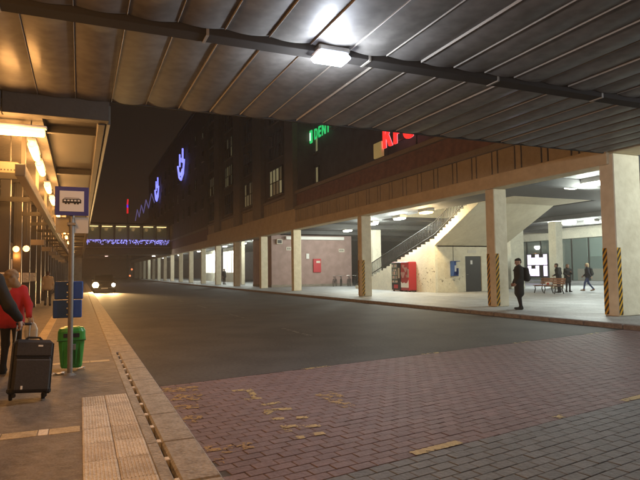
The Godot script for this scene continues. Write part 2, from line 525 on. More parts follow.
# p: dictionary with overrides for joints and colours. Local forward is -z.
func person(called: String, label: String, at: Vector3, turn: float, p: Dictionary, cell := 0.022) -> Node3D:
	var root := thing(called, label, "person", at, turn)
	var J := {
		"pel": Vector3(0, 0.95, 0), "che": Vector3(0, 1.30, 0.0), "neck": Vector3(0, 1.49, 0.01), "head": Vector3(0, 1.63, -0.015),
		"sL": Vector3(-0.175, 1.42, 0.0), "sR": Vector3(0.175, 1.42, 0.0),
		"eL": Vector3(-0.24, 1.14, 0.03), "eR": Vector3(0.24, 1.14, 0.03),
		"wL": Vector3(-0.24, 0.90, -0.05), "wR": Vector3(0.24, 0.90, -0.05),
		"hL": Vector3(-0.09, 0.92, 0), "hR": Vector3(0.09, 0.92, 0),
		"kL": Vector3(-0.10, 0.50, -0.02), "kR": Vector3(0.10, 0.50, -0.02),
		"aL": Vector3(-0.11, 0.09, 0.02), "aR": Vector3(0.11, 0.09, 0.02),
	}
	for key in p.get("joints", {}):
		J[key] = p.joints[key]
	var coat: Color = p.coat
	var leg: Color = p.leg
	var shoe: Color = p.get("shoe", Color(0.015, 0.014, 0.013))
	var skin: Color = p.get("skin", Color(0.40, 0.24, 0.17))
	var hair: Color = p.get("hair", Color(0.03, 0.02, 0.015))
	var hem: float = p.get("hem", 0.14)
	var bulk: float = p.get("bulk", 1.0)
	var st := nst()
	var B := []
	var up := Vector3.UP
	for s in ["L", "R"]:
		var sx := -1.0 if s == "L" else 1.0
		var sd := Vector3(sx, 0, 0)
		B.append([J["h" + s], J["k" + s], 0.092, 0.064, leg])
		B.append([J["k" + s], J["a" + s], 0.062, 0.048, leg])
		var fwd: Vector3 = p.get("toe" + s, Vector3(sx * 0.03, -0.0, -0.19))
		B.append([J["a" + s] + Vector3(0, -0.045, 0.03), J["a" + s] + fwd + Vector3(0, -0.052, 0), 0.044, 0.036, shoe])
		B.append([J["a" + s], J["a" + s] + Vector3(0, -0.04, 0), 0.05, 0.048, shoe])
		B.append([J["s" + s], J["e" + s], 0.066 * bulk, 0.053 * bulk, coat])
		B.append([J["e" + s], J["w" + s], 0.052 * bulk, 0.042 * bulk, coat])
		# trunk: one strand per side, chest to hem
		B.append([J["che"] + sd * 0.085 + up * 0.04, J["pel"] + sd * 0.075, 0.118 * bulk, 0.108 * bulk, coat])
		B.append([J["pel"] + sd * 0.075, J["pel"] + sd * 0.085 - up * hem, 0.110 * bulk, 0.112 * bulk, coat])
		B.append([J["neck"] - up * 0.03, J["s" + s] + up * 0.005, 0.07, 0.068 * bulk, coat])
	B.append([J["che"], J["pel"], 0.125 * bulk, 0.115 * bulk, coat])
	B.append([J["neck"] - up * 0.05, J["neck"] + up * 0.02, 0.078, 0.066, p.get("collar", coat)])
	sdf(st, B, cell, 0.045)
	# head, on a finer grid, local forward turned by look
	var h: Vector3 = J["head"]
	var look := Basis(Vector3.UP, p.get("look", 0.0)) * Basis(Vector3.RIGHT, p.get("nod", 0.0))
	var H := []
	H.append([J["neck"] - up * 0.02, h + look * Vector3(0, -0.06, 0.02), 0.056, 0.054, skin])
	H.append([h + look * Vector3(0, 0.03, 0.025), h + look * Vector3(0, 0.035, -0.02), 0.088, 0.080, skin])
	H.append([h + look * Vector3(0, -0.02, -0.03), h + look * Vector3(0, -0.085, -0.055), 0.066, 0.038, skin])
	H.append([h + look * Vector3(0, 0.005, -0.10), h + look * Vector3(0, -0.028, -0.116), 0.010, 0.015, skin])
	H.append([h + look * Vector3(-0.014, -0.062, -0.094), h + look * Vector3(0.014, -0.062, -0.094), 0.008, 0.008, Color(0.28, 0.11, 0.09)])
	for sx in [-1.0, 1.0]:
		H.append([h + look * Vector3(sx * 0.083, 0.015, 0.012), h + look * Vector3(sx * 0.083, -0.022, 0.004), 0.014, 0.011, skin])
		H.append([h + look * Vector3(sx * 0.031, 0.008, -0.084), h + look * Vector3(sx * 0.033, 0.008, -0.083), 0.012, 0.012, Color(0.03, 0.02, 0.02)])
	sdf(st, H, 0.011, 0.022)
	for s in ["L", "R"]:
		if p.has("hand" + s) and p["hand" + s] == null:
			continue
		var sx := -1.0 if s == "L" else 1.0
		var dd: Vector3 = (J["w" + s] - J["e" + s]).normalized()
		dd = p.get("fing" + s, dd)
		hand(st, J["w" + s] + dd * 0.02, dd, p.get("thumb" + s, Vector3(0, 0, -1)), p.get("glove", skin), p.get("curl", 0.45) * sx * p.get("curlsign", -1.0))
	obj("body", st, M.person, root)
	# hair or hood as its own piece
	var hs := nst()
	var HB := []
	var style: String = p.get("style", "short")
	if style == "hood":
		HB.append([h + look * Vector3(0, 0.045, 0.02), h + look * Vector3(0, -0.02, 0.04), 0.112, 0.100, hair])
		for q in 26:
			var aa := q * 2.4
			var yy := 1.0 - 2.0 * (q + 0.5) / 26.0
			var dd := Vector3(cos(aa) * sqrt(1.0 - yy * yy), yy, absf(sin(aa)) * sqrt(1.0 - yy * yy))
			HB.append([h + look * (Vector3(0, 0.02, 0.03) + dd * 0.085), h + look * (Vector3(0, 0.02, 0.03) + dd * 0.125), 0.03, 0.012, hair * (0.9 + 0.15 * fposmod(q * 0.37, 1.0))])
		HB.append([h + look * Vector3(-0.07, -0.10, 0.06), h + look * Vector3(0.07, -0.10, 0.06), 0.07, 0.07, hair * 0.85])
		HB.append([h + look * Vector3(-0.11, -0.15, 0.04), h + look * Vector3(0.11, -0.15, 0.04), 0.065, 0.065, hair * 0.75])
	elif style == "cap":
		HB.append([h + look * Vector3(0, 0.065, 0.02), h + look * Vector3(0, 0.07, -0.02), 0.082, 0.076, hair])
		HB.append([h + look * Vector3(-0.03, 0.05, -0.09), h + look * Vector3(0.03, 0.05, -0.09), 0.02, 0.02, hair])
		HB.append([h + look * Vector3(0, 0.0, 0.06), h + look * Vector3(0, 0.05, 0.05), 0.058, 0.07, hair])
	else:
		HB.append([h + look * Vector3(0, 0.055, 0.03), h + look * Vector3(0, 0.062, -0.015), 0.088, 0.078, hair])
		HB.append([h + look * Vector3(0, -0.01, 0.065), h + look * Vector3(0, 0.05, 0.05), 0.058, 0.07, hair])
		if style == "long":
			for sx in [-1.0, 1.0]:
				HB.append([h + look * Vector3(sx * 0.06, 0.03, 0.04), h + look * Vector3(sx * 0.075, -0.16, 0.045), 0.05, 0.035, hair])
			HB.append([h + look * Vector3(0, 0.0, 0.07), h + look * Vector3(0, -0.2, 0.075), 0.06, 0.045, hair])
	sdf(hs, HB, 0.014, 0.03)
	obj("hood" if style == "hood" else ("cap" if style == "cap" else "hair"), hs, M.person, root)
	if p.has("pack"):
		var ps := nst()
		var c: Vector3 = J["che"] + Vector3(0, -0.08, 0.20 * bulk)
		var PB := []
		for sx in [-1.0, 1.0]:
			PB.append([c + Vector3(sx * 0.07, 0.16, 0), c + Vector3(sx * 0.075, -0.17, 0.02), 0.075, 0.095, p.pack])
		PB.append([c + Vector3(0, -0.13, 0.09), c + Vector3(0, -0.02, 0.07), 0.075, 0.06, p.pack])
		for sx in [-1.0, 1.0]:
			var sh: Vector3 = J["sL"] if sx < 0 else J["sR"]
			PB.append([c + Vector3(sx * 0.09, 0.20, -0.04), sh * Vector3(0.65, 1, 1) + Vector3(0, 0.075, 0), 0.02, 0.02, p.pack])
			PB.append([sh * Vector3(0.65, 1, 1) + Vector3(0, 0.075, 0), sh * Vector3(0.65, 1, 1) + Vector3(0, -0.08, -0.125 * bulk), 0.02, 0.02, p.pack])
		sdf(ps, PB, 0.018, 0.03)
		obj("backpack", ps, M.person, root)
	var f: float = p.get("size", 1.0)
	root.scale = Vector3.ONE * f
	return root

# ---------------------------------------------------------------- the scene
func _ready() -> void:
	rng.seed = 20
	# camera, sky, exposure
	cam = Camera3D.new()
	cam.name = "camera"
	cam.position = Vector3(0, 1.57, 0)
	cam.rotation_degrees = Vector3(3.21, -23.42, -0.7)
	cam.fov = 46.84
	cam.near = 0.05
	cam.far = 1500.0
	add_child(cam)
	cam.current = true
	var env := Environment.new()
	env.background_mode = Environment.BG_SKY
	var sky := Sky.new()
	var sm := ProceduralSkyMaterial.new()
	sm.sky_top_color = Color8(26, 19, 14)
	sm.sky_horizon_color = Color8(33, 26, 20)
	sm.ground_bottom_color = Color8(14, 12, 10)
	sm.ground_horizon_color = Color8(33, 26, 20)
	sm.sun_angle_max = 1.0
	sky.sky_material = sm
	env.sky = sky
	env.tonemap_mode = Environment.TONE_MAPPER_LINEAR
	env.tonemap_exposure = 1.0
	env.fog_enabled = true
	env.fog_density = 0.0017
	env.fog_light_color = Color(0.75, 0.72, 0.68)
	env.sdfgi_enabled = true
	env.ssao_enabled = true
	env.ssil_enabled = true
	var we := WorldEnvironment.new()
	we.name = "environment"
	we.environment = env
	add_child(we)

	make_materials()
	build_ground()
	build_paving()
	build_markings()
	build_platform()
	build_deck()
	build_building()
	build_far_building()
	build_footbridge()
	build_canopy()
	build_arcade()
	build_stairs()
	build_arcade_objects()
	build_signs()
	build_platform_objects()
	build_car()
	build_people()

func build_ground() -> void:
	var st := nst()
	quad(st, Vector3(-900, -0.08, 900), Vector3(900, -0.08, 900), Vector3(900, -0.08, -900), Vector3(-900, -0.08, -900), Vector3.UP)
	struct(obj("ground", st, M.asphalt))
	# asphalt road, cut along the slanting edge of the block paving
	st = nst()
	prism(st, [Vector2(0.90, -8.0), Vector2(12.95, -9.99), Vector2(12.95, -420), Vector2(0.90, -420)], 0, 2, 1, -0.06, 0.0)
	struct(obj("road", st, M.asphalt))
	# pavement of the arcade on the far side
	var pv := Node3D.new()
	pv.name = "pavement"
	add_child(pv)
	struct(pv)
	bb("paving", Vector3(12.92, -0.06, 12), Vector3(60, 0.12, -300), M.pavement, pv)
	for i in 60:
		bb("kerbstone", Vector3(12.70, -0.06, 2.0 - i * 1.2), Vector3(12.915, 0.124, 2.0 - i * 1.2 - 1.19), M.kerb_far, pv, 0.02)
	bb("kerb", Vector3(12.70, -0.06, -70.0), Vector3(12.915, 0.124, -300), M.kerb_far, pv, 0.02)

func in_frame(p: Vector3) -> bool:
	var q := cam.transform.affine_inverse() * p
	if q.z > -0.3:
		return false
	return absf(q.x / -q.z) < 0.60 and absf(q.y / -q.z) < 0.455

func build_paving() -> void:
	var bed := nst()
	quad(bed, Vector3(0.9, -0.008, 8), Vector3(12.9, -0.008, 8), Vector3(12.9, -0.008, -10.2), Vector3(0.9, -0.008, -10.2), Vector3.UP)
	struct(obj("paving_bed", bed, M.bed))
	var dirn := Vector3(12.05, 0, -1.99).normalized()
	var across := Vector3(-dirn.z, 0, dirn.x)
	var origin := Vector3(0.92, 0, -8.0)
	var yaw := atan2(-dirn.z, dirn.x)
	var L := 0.212
	var W := 0.122
	var shapes := []
	for v in 5:
		var st := nst()
		var s := Vector3(L - 0.006 - 0.002 * rng.randf(), 0.06, W - 0.005 - 0.002 * rng.randf())
		bx(st, Vector3(0, -0.03, 0), s, 0.004)
		shapes.append(st.commit())
	var sets := {"red": [], "grey": []}
	for r in 128:
		var v := (r + 0.5) * W
		for c in range(-2, 68):
			var u := (c + (0.5 if r % 2 else 0.0)) * L
			var p := origin + dirn * u + across * v
			if p.x < 0.87 or p.x > 12.78 or p.z > 5.0:
				continue
			p.y = rng.randf_range(-0.003, 0.001)
			sets["red" if v < 4.10 else "grey"].append(p)
	for key in sets:
		var root := Node3D.new()
		root.name = "red_block_paving" if key == "red" else "grey_block_paving"
		add_child(root)
		struct(root)
		var mats: Array = M.red_paver if key == "red" else M.grey_paver
		var list: Array = sets[key]
		var order := range(list.size())
		var score := []
		for p in list:
			score.append(p.distance_to(cam.position) + (0.0 if in_frame(p) else 1000.0))
		order.sort_custom(func(a, b): return score[a] < score[b])
		var rest := []
		for i in mats.size():
			rest.append(nst())
		for n in order.size():
			var p: Vector3 = list[order[n]]
			var B := Basis(Vector3.UP, yaw + rng.randf_range(-0.012, 0.012)) * Basis(Vector3.RIGHT, rng.randf_range(-0.012, 0.012)) * Basis(Vector3.FORWARD, rng.randf_range(-0.008, 0.008))
			var k := rng.randi() % mats.size()
			if key == "red" and rng.randf() < 0.02:
				k = 3
			if n < 300:
				var o := inst("paver", shapes[rng.randi() % 5], mats[k], root)
				o.transform = Transform3D(B, p)
			else:
				rest[k].append_from(shapes[rng.randi() % 5], 0, Transform3D(B, p))
		for i in mats.size():
			var o := obj("pavers", rest[i], mats[i], root)
			o.set_meta("kind", "stuff")

func worn(st: SurfaceTool, poly: PackedVector2Array, y: float, noise: FastNoiseLite, keep: float, cell := 0.0125) -> void:
	var lo := poly[0]
	var hi := poly[0]
	for p in poly:
		lo = lo.min(p)
		hi = hi.max(p)
	var nx := int((hi.x - lo.x) / cell) + 1
	var nz := int((hi.y - lo.y) / cell) + 1
	for i in nx:
		for j in nz:
			var c := lo + Vector2(i + 0.5, j + 0.5) * cell
			if not Geometry2D.is_point_in_polygon(c, poly):
				continue
			if noise.get_noise_2d(c.x * 100, c.y * 100) > keep:
				continue
			var h := cell * 0.5
			quad(st, Vector3(c.x - h, y, c.y - h), Vector3(c.x + h, y, c.y - h), Vector3(c.x + h, y, c.y + h), Vector3(c.x - h, y, c.y + h), Vector3.UP)

func strip(a: Vector2, b: Vector2, w: float) -> PackedVector2Array:
	var d := (b - a).normalized()
	var n := Vector2(-d.y, d.x) * w * 0.5
	return PackedVector2Array([a + n, b + n, b - n, a - n])

func build_markings() -> void:
	var nz := FastNoiseLite.new()
	nz.seed = 5
	nz.frequency = 0.07
	nz.fractal_octaves = 5
	nz.fractal_gain = 0.75
	var e := Vector2(12.05, -1.99).normalized()
	# faded yellow letters on the red blocks, painted to be read by the bus drivers
	var st := nst()
	var LT := [[1.86, -7.27, 2.12, -7.27], [2.08, -7.22, 2.03, -6.79], [1.87, -6.73, 2.09, -6.71], [1.99, -6.36, 2.22, -6.4], [1.92, -6.07, 2.02, -6.04], [2.02, -6.09, 2.24, -6.05], [1.97, -6.12, 1.92, -5.92], [1.87, -5.73, 2.02, -5.68], [2.15, -5.66, 2.28, -5.61], [1.88, -5.4, 2.03, -5.36], [1.91, -5.36, 1.89, -5.2], [2.02, -5.32, 2.26, -5.27], [1.89, -4.99, 1.97, -4.97], [2.08, -5.01, 2.19, -5.01]]
	for l in LT:
		worn(st, strip(Vector2(l[0], l[1]), Vector2(l[2], l[3]), 0.09), 0.0045, nz, 0.12)
	struct(obj("painted_letters", st, M.yellow_paint), "faded yellow lettering painted on the red blocks")
	# ochre patches by the kerb and a block mark further out
	st = nst()
	for l in [[1.02, -7.75, 1.49, -7.66, 0.3], [1.1, -7.25, 1.42, -7.12, 0.34], [1.02, -6.7, 1.3, -6.66, 0.2], [1.03, -6.16, 1.2, -6.06, 0.26], [1.04, -5.03, 1.16, -5.03, 0.2], [1.19, -4.96, 1.32, -4.9, 0.22], [1.36, -4.96, 1.46, -4.94, 0.2], [1.04, -4.67, 1.12, -4.65, 0.12], [2.83, -6.62, 2.88, -5.82, 0.17], [2.98, -6.7, 3.02, -6.3, 0.1]]:
		worn(st, strip(Vector2(l[0], l[1]), Vector2(l[2], l[3]), l[4]), 0.0040, nz, -0.05)
	struct(obj("painted_patches", st, M.ochre_paint), "worn ochre paint patches on the red blocks")
	# dashes along both edges of the red band
	st = nst()
	var o2 := Vector2(0.92, -8.0) + Vector2(-e.y, e.x) * 4.10
	for d in [[1.05, 1.62, 0.4], [3.05, 3.2, 0.1], [4.35, 4.9, 0.3], [5.9, 6.2, 0.1], [7.2, 7.8, 0.2], [10.0, 10.5, 0.2]]:
		worn(st, strip(o2 + e * d[0], o2 + e * d[1], 0.10), 0.0045, nz, d[2] - 0.02)
	var o1 := Vector2(0.92, -7.96)
	for d in [[2.4, 2.9], [5.0, 5.5], [7.6, 8.1], [10.2, 10.7]]:
		worn(st, strip(o1 + e * d[0], o1 + e * d[1], 0.11), 0.0045, nz, -0.08)
	struct(obj("painted_dashes", st, M.yellow_paint), "broken yellow line along the edges of the red blocks")
	# lane dashes on the asphalt
	st = nst()
	for z in [-12.6, -18.6, -24.6, -30.6, -36.6]:
		worn(st, strip(Vector2(5.15, z), Vector2(5.15, z - 2.0), 0.11), 0.0045, nz, -0.04, 0.03)
	struct(obj("lane_marking", st, M.white_paint), "faint white lane dashes on the dark asphalt")

func build_platform() -> void:
	var pf := Node3D.new()
	pf.name = "platform"
	add_child(pf)
	struct(pf)
	bb("surface", Vector3(-40, -0.06, 12), Vector3(0.532, 0.12, -300), M.platform, pf)
	# pale slabs beside the kerb
	var z := -7.15
	var r := 0
	while z < 1.5:
		for c in 2:
			var x0 := 0.035 + c * 0.249
			var o := box("paving_slab", Vector3(x0 + 0.122, 0.117 + rng.randf_range(0, 0.004), z + 0.245), Vector3(0.243, 0.02, 0.484), M.slab[rng.randi() % 3], pf, 0.004)
			o.rotation = Vector3(rng.randf_range(-0.004, 0.004), rng.randf_range(-0.008, 0.008), rng.randf_range(-0.006, 0.006))
			for k in 9:
				var rib := box("rib", Vector3((k - 4) * 0.026, 0.0115, 0), Vector3(0.010, 0.006, 0.46), o.material_override, o, 0.002)
		z += 0.492
		r += 1
	# tan bands let into the surface
	var tx := 0.02
	var tw := [0.27, 0.09, 0.30, 0.30, 0.34, 0.28, 0.30, 0.32, 0.30]
	for i in tw.size():
		box("tan_slab", Vector3(tx - tw[i] / 2, 0.1155 + 0.001 * (i % 2), -5.76 + 0.03 * tx), Vector3(tw[i] - 0.008, 0.018, 0.20), M.white_slab if i == 1 else M.tan_slab[i % 2], pf, 0.003)
		tx -= tw[i]
	for i in 3:
		box("tan_slab", Vector3(0.32 - i * 0.31, 0.1155, -10.0), Vector3(0.30, 0.018, 0.2), M.tan_slab[i % 2], pf, 0.003)
	for i in 90:
		box("tan_slab", Vector3(-0.78, 0.1155, -10.4 - i * 0.41), Vector3(0.20, 0.018, 0.402), M.tan_slab[(i * 7 / 3) % 2], pf, 0.003)
	# kerb with its slot drain
	for i in 13:
		var z0 := 2.0 - i * 1.0
		bb("kerbstone", Vector3(0.535, -0.06, z0), Vector3(0.625, 0.122, z0 - 0.992), M.kerb, pf, 0.006)
		bb("kerbstone", Vector3(0.662, -0.06, z0), Vector3(0.955, 0.122, z0 - 0.992), M.kerb, pf, 0.018)
		for k in 2:
			bb("drain_bridge", Vector3(0.6255, 0.03, z0 - 0.02 - k * 0.5), Vector3(0.6615, 0.118, z0 - 0.10 - k * 0.5), M.white_slab, pf, 0.004)
	bb("drain_bed", Vector3(0.624, -0.06, 2.0), Vector3(0.663, 0.0, -11.0), M.black, pf)
	for i in 40:
		var z0 := -11.0 - i * 1.0
		bb("kerbstone", Vector3(0.535, -0.06, z0), Vector3(0.955, 0.122, z0 - 0.992), M.kerb, pf, 0.018)
	bb("kerb", Vector3(0.535, -0.06, -51.0), Vector3(0.955, 0.122, -300), M.kerb, pf, 0.018)

func build_deck() -> void:
	var d := thing("road_bridge", "dark metal panelled underside of the bridge over the roadway", "bridge")
	bb("deck", Vector3(-9, 5.16, 9), Vector3(14.42, 6.1, -11.70), M.concrete, d)
	# pressed metal panels between standing seams, sagging slightly
	var x0 := -0.12 - 0.66 * 12
	var spans := [[-11.69, -7.95], [-7.62, -3.0], [-2.7, 2.0], [2.3, 7.0]]
	for sp in spans.size():
		var za: float = spans[sp][0]
		var zb: float = spans[sp][1]
		for i in 34:
			var xa := x0 + i * 0.66 + 0.012
			var xb := x0 + (i + 1) * 0.66 - 0.012
			xb = minf(xb, 14.41)
			if xa > 14.2:
				continue
			var st := nst()
			var n := 8
			var jit := rng.randf_range(-0.010, 0.010)
			var sag := rng.randf_range(0.030, 0.040)
			for k in n:
				var t0 := float(k) / n
				var t1 := float(k + 1) / n
				var p0 := Vector2(lerpf(xa, xb, t0), 5.03 + jit - sag * sin(PI * t0))
				var p1 := Vector2(lerpf(xa, xb, t1), 5.03 + jit - sag * sin(PI * t1))
				var n0 := Vector3(-sag * PI / 0.66 * cos(PI * t0), -1, 0).normalized()
				var n1 := Vector3(-sag * PI / 0.66 * cos(PI * t1), -1, 0).normalized()
				smooth_quad(st, [Vector3(p0.x, p0.y, za), Vector3(p1.x, p1.y, za), Vector3(p1.x, p1.y, zb), Vector3(p0.x, p0.y, zb)], [n0, n1, n1, n0], Vector3.DOWN)
				quad(st, Vector3(p0.x, p0.y, za), Vector3(p1.x, p1.y, za), Vector3(p1.x, 5.10, za), Vector3(p0.x, 5.10, za), Vector3(0, 0, -1))
				quad(st, Vector3(p0.x, p0.y, zb), Vector3(p1.x, p1.y, zb), Vector3(p1.x, 5.10, zb), Vector3(p0.x, 5.10, zb), Vector3(0, 0, 1))
			quad(st, Vector3(xa, 5.10, za), Vector3(xb, 5.10, za), Vector3(xb, 5.10, zb), Vector3(xa, 5.10, zb), Vector3.UP)
			obj("ceiling_panel", st, M.ceiling_metal, d)
			bb("seam", Vector3(xa - 0.018, 5.005 + jit, za + 0.02), Vector3(xa - 0.006, 5.12, zb - 0.02), M.seam, d, 0.004)
	for z in [-7.785, -2.85, 2.15]:
		bb("cross_beam", Vector3(-8, 4.93, z - 0.14), Vector3(14.40, 5.15, z + 0.14), M.ceiling_beam, d, 0.006)
		for i in 8:
			bb("beam_plate", Vector3(-6.2 + i * 2.6, 4.915, z - 0.15), Vector3(-6.16 + i * 2.6, 5.15, z + 0.15), M.seam, d)
	# downstand at the left end above the platform
	for i in 5:
		bb("fascia", Vector3(0.50 - i * 1.9, 4.62, -11.98), Vector3(0.50 - (i + 1) * 1.9 + 0.02, 5.155, -11.71), M.canopy, d, 0.01)
	bb("edge_trim", Vector3(0.52, 5.0, -11.78), Vector3(14.40, 5.155, -11.715), M.ceiling_beam, d)

func bridge_lamp(at: Vector3, label: String, e: float) -> void:
	var t := thing("bridge_lamp", label, "lamp", at)
	bb("housing", Vector3(-0.26, 0.0, -0.16), Vector3(0.26, 0.10, 0.16), M.steel, t, 0.02)
	var st := nst()
	bx(st, Vector3(0, -0.055, 0), Vector3(0.56, 0.11, 0.34), 0.045)
	obj("lamp_glass", st, M.lamp_blue, t)
	omni(t, Vector3(0, -0.18, 0), Color(0.92, 0.95, 1.0), e, 0.2)

func window(parent: Node, x: float, y: float, z: float, h: float, w: float, pane: Material, cols := 2, rows := 2) -> void:
	# a window in a wall facing -x; the pane lies behind the frame
	var f := Node3D.new()
	f.name = "window"
	parent.add_child(f, true)
	f.position = Vector3(x, y, z)
	var st := nst()
	var b := 0.09
	bx(st, Vector3(0, h / 2 - b / 2, 0), Vector3(0.12, b, w))
	bx(st, Vector3(0, -h / 2 + b / 2, 0), Vector3(0.12, b, w))
	bx(st, Vector3(0, 0, w / 2 - b / 2), Vector3(0.12, h - 2 * b, b))
	bx(st, Vector3(0, 0, -w / 2 + b / 2), Vector3(0.12, h - 2 * b, b))
	for i in range(1, cols):
		bx(st, Vector3(0, 0, -w / 2 + w * i / cols), Vector3(0.10, h - 2 * b, 0.07))
	for i in range(1, rows):
		bx(st, Vector3(0.005, -h / 2 + h * i / rows, 0), Vector3(0.08, 0.06, w - 2 * b))
	obj("frame", st, M.dark_metal, f)
	for i in cols:
		for j in rows:
			var m := pane
			if pane != M.dark_glass and cols * rows > 1:
				var q := rng.randf()
				m = M.dark_glass if q < 0.35 else (M.dim_pane if q < 0.65 else pane)
			bb("pane", Vector3(0.02, -h / 2 + h * j / rows + 0.01, -w / 2 + w * i / cols + 0.01), Vector3(0.035, -h / 2 + h * (j + 1) / rows - 0.01, -w / 2 + w * (i + 1) / cols - 0.01), m, f)
	bb("sill", Vector3(-0.14, -h / 2 - 0.08, -w / 2 - 0.06), Vector3(0.05, -h / 2 - 0.003, w / 2 + 0.06), M.pier, f, 0.01)

func column(parent: Node, z: float, w := 0.5, d := 0.6, hazard := false, top := 4.67) -> void:
	var c := box("column", Vector3(14.6 + d / 2, 0.12 + (top - 0.12) / 2, z), Vector3(d, top - 0.12, w), M.cream, parent, 0.025)
	if hazard:
		var h := 2.0
		var hz := w / 2
		var y0 := 0.12 - c.position.y + 0.04
		for a in [[Vector3(-d / 2 - 0.004, 0, -hz + 0.09), Vector3(0, 0, 0.16)], [Vector3(-d / 2 + 0.09, 0, hz + 0.004), Vector3(0.16, 0, 0)]]:
			var st := nst()
			var u: Vector3 = a[1] * 0.5
			var n: Vector3 = Vector3(-1, 0, 0) if u.x == 0.0 else Vector3(0, 0, 1)
			var p: Vector3 = a[0]
			var up := Vector3.UP * h
			var q := [p - u + Vector3(0, y0, 0), p + u + Vector3(0, y0, 0), p + u + Vector3(0, y0, 0) + up, p - u + Vector3(0, y0, 0) + up]
			tri(st, q[0], q[1], q[2], n, Vector2(0, 1), Vector2(1, 1), Vector2(1, 0))
			tri(st, q[0], q[2], q[3], n, Vector2(0, 1), Vector2(1, 0), Vector2(0, 0))
			obj("hazard_strip", st, M.hazard, c)

const COLS := [-28.03, -38.95, -47.05, -56.2, -64.7]
const FARCOLS := [-73.2, -82.0, -91.0, -100.0, -109.0, -118.0, -127.0, -136.0, -146.0, -156.0, -168.0]

func build_building() -> void:
	var b := thing("station_building", "long station building with cream columns and a ribbed beam", "building")
	column(b, -11.83, 0.5, 1.15, true, 5.0)
	column(b, -17.07, 0.5, 0.62, true)
	for i in COLS.size():
		column(b, COLS[i], 0.5, 0.62, i == 0)
		if i > 0:
			box("guard_strip", Vector3(14.59, 0.95, COLS[i] + 0.19), Vector3(0.016, 1.6, 0.10), M.hazard, b)
	# edge beam and ledges
	bb("lower_beam", Vector3(14.52, 4.675, -11.72), Vector3(15.20, 5.20, -69), M.flange, b, 0.02)
	bb("lower_beam", Vector3(14.56, 5.01, 9), Vector3(15.75, 5.20, -11.712), M.flange, b, 0.02)
	bb("rib_backing", Vector3(14.90, 5.202, 9), Vector3(15.18, 6.10, -38.1), M.rib_back, b)
	var z := -10.6
	var k := 0
	while z > -37.8:
		var w: float = (0.93 if k % 2 == 0 else 0.24) * rng.randf_range(0.9, 1.1)
		bb("panel", Vector3(14.62, 5.204, z), Vector3(14.698, 6.10, maxf(z - w, -38.05)), M.rib[rng.randi() % 3], b, 0.008)
		z -= w + 0.065
		k += 1
	bb("ledge", Vector3(14.46, 6.102, 9), Vector3(15.2, 6.36, -38.1), M.pier, b, 0.02)
	bb("brick_band", Vector3(14.66, 6.362, 9), Vector3(15.2, 7.28, -38.1), M.brick_red, b)
	bb("ledge", Vector3(14.50, 7.282, 9), Vector3(16.1, 7.50, -38.1), M.pier, b, 0.02)
	bb("upper_wall", Vector3(16.1, 7.1, 9), Vector3(22, 24, -38.1), M.facade_blue, b)
	bb("terrace", Vector3(15.2, 7.10, 9), Vector3(16.1, 7.28, -38.1), M.concrete, b)
	# tall bays with piers beyond the terrace
	bb("bay_beam", Vector3(14.53, 5.202, -38.12), Vector3(15.18, 6.22, -69), M.flange, b, 0.01)
	bb("bay_wall", Vector3(14.80, 6.222, -38.12), Vector3(22, 24, -69), M.facade, b)
	var piers := [[-38.15, -39.9], [-46.1, -48.6], [-53.1, -55.5], [-62.0, -64.4]]
	for p in piers:
		bb("pier", Vector3(14.36, 6.224, p[0]), Vector3(14.798, 24, p[1]), M.pier, b, 0.03)
	var dark: Material = M.dark_glass
	var lit := glow(Color(0.62, 0.60, 0.42), 0.16)
	var lit2 := glow(Color(0.70, 0.68, 0.50), 0.30)
	var bays := [[-39.95, -46.05], [-48.65, -53.05], [-55.55, -61.95], [-64.45, -68.9]]
	for i in bays.size():
		var za: float = bays[i][0]
		var zb: float = bays[i][1]
		var n := int(absf(zb - za) / 0.62)
		bb("rib_backing", Vector3(14.72, 6.224, za), Vector3(14.798, 7.30, zb), M.rib_back, b)
		for j in n:
			var a0 := lerpf(za, zb, (j + 0.06) / n)
			var a1 := lerpf(za, zb, (j + 0.94) / n)
			bb("panel", Vector3(14.64, 6.226, a0), Vector3(14.718, 7.28, a1), M.rib[rng.randi() % 3], b, 0.008)
		bb("ledge", Vector3(14.55, 7.302, za), Vector3(14.799, 7.48, zb), M.pier, b, 0.01)
		var mid := (za + zb) / 2
		for s in 5:
			var y := 8.95 + s * 3.05
			var m: Material = dark
			if (i + s) % 4 == 0 and s < 3: m = lit2 if i == 0 else lit
			if i == 1 and s == 0: m = lit
			if i == 0 and s == 2: m = lit2
			if i == 2 and s == 1: m = lit
			window(b, 14.735, y, mid, 2.3, minf(3.3, absf(zb - za) - 1.0), m, 4, 2)
	# small lit windows of the set back wall
	for y in [8.7, 11.0]:
		window(b, 16.04, y, -37.4, 1.3, 0.7, lit2, 1, 1)
	for i in 4:
		for s in 3:
			if i == 2 and s == 0 or (i == 1 and s == 1):
				continue
			window(b, 16.04, 12.4 + s * 3.2, -11.0 - i * 7.4, 1.9, 2.6, dark, 3, 1)

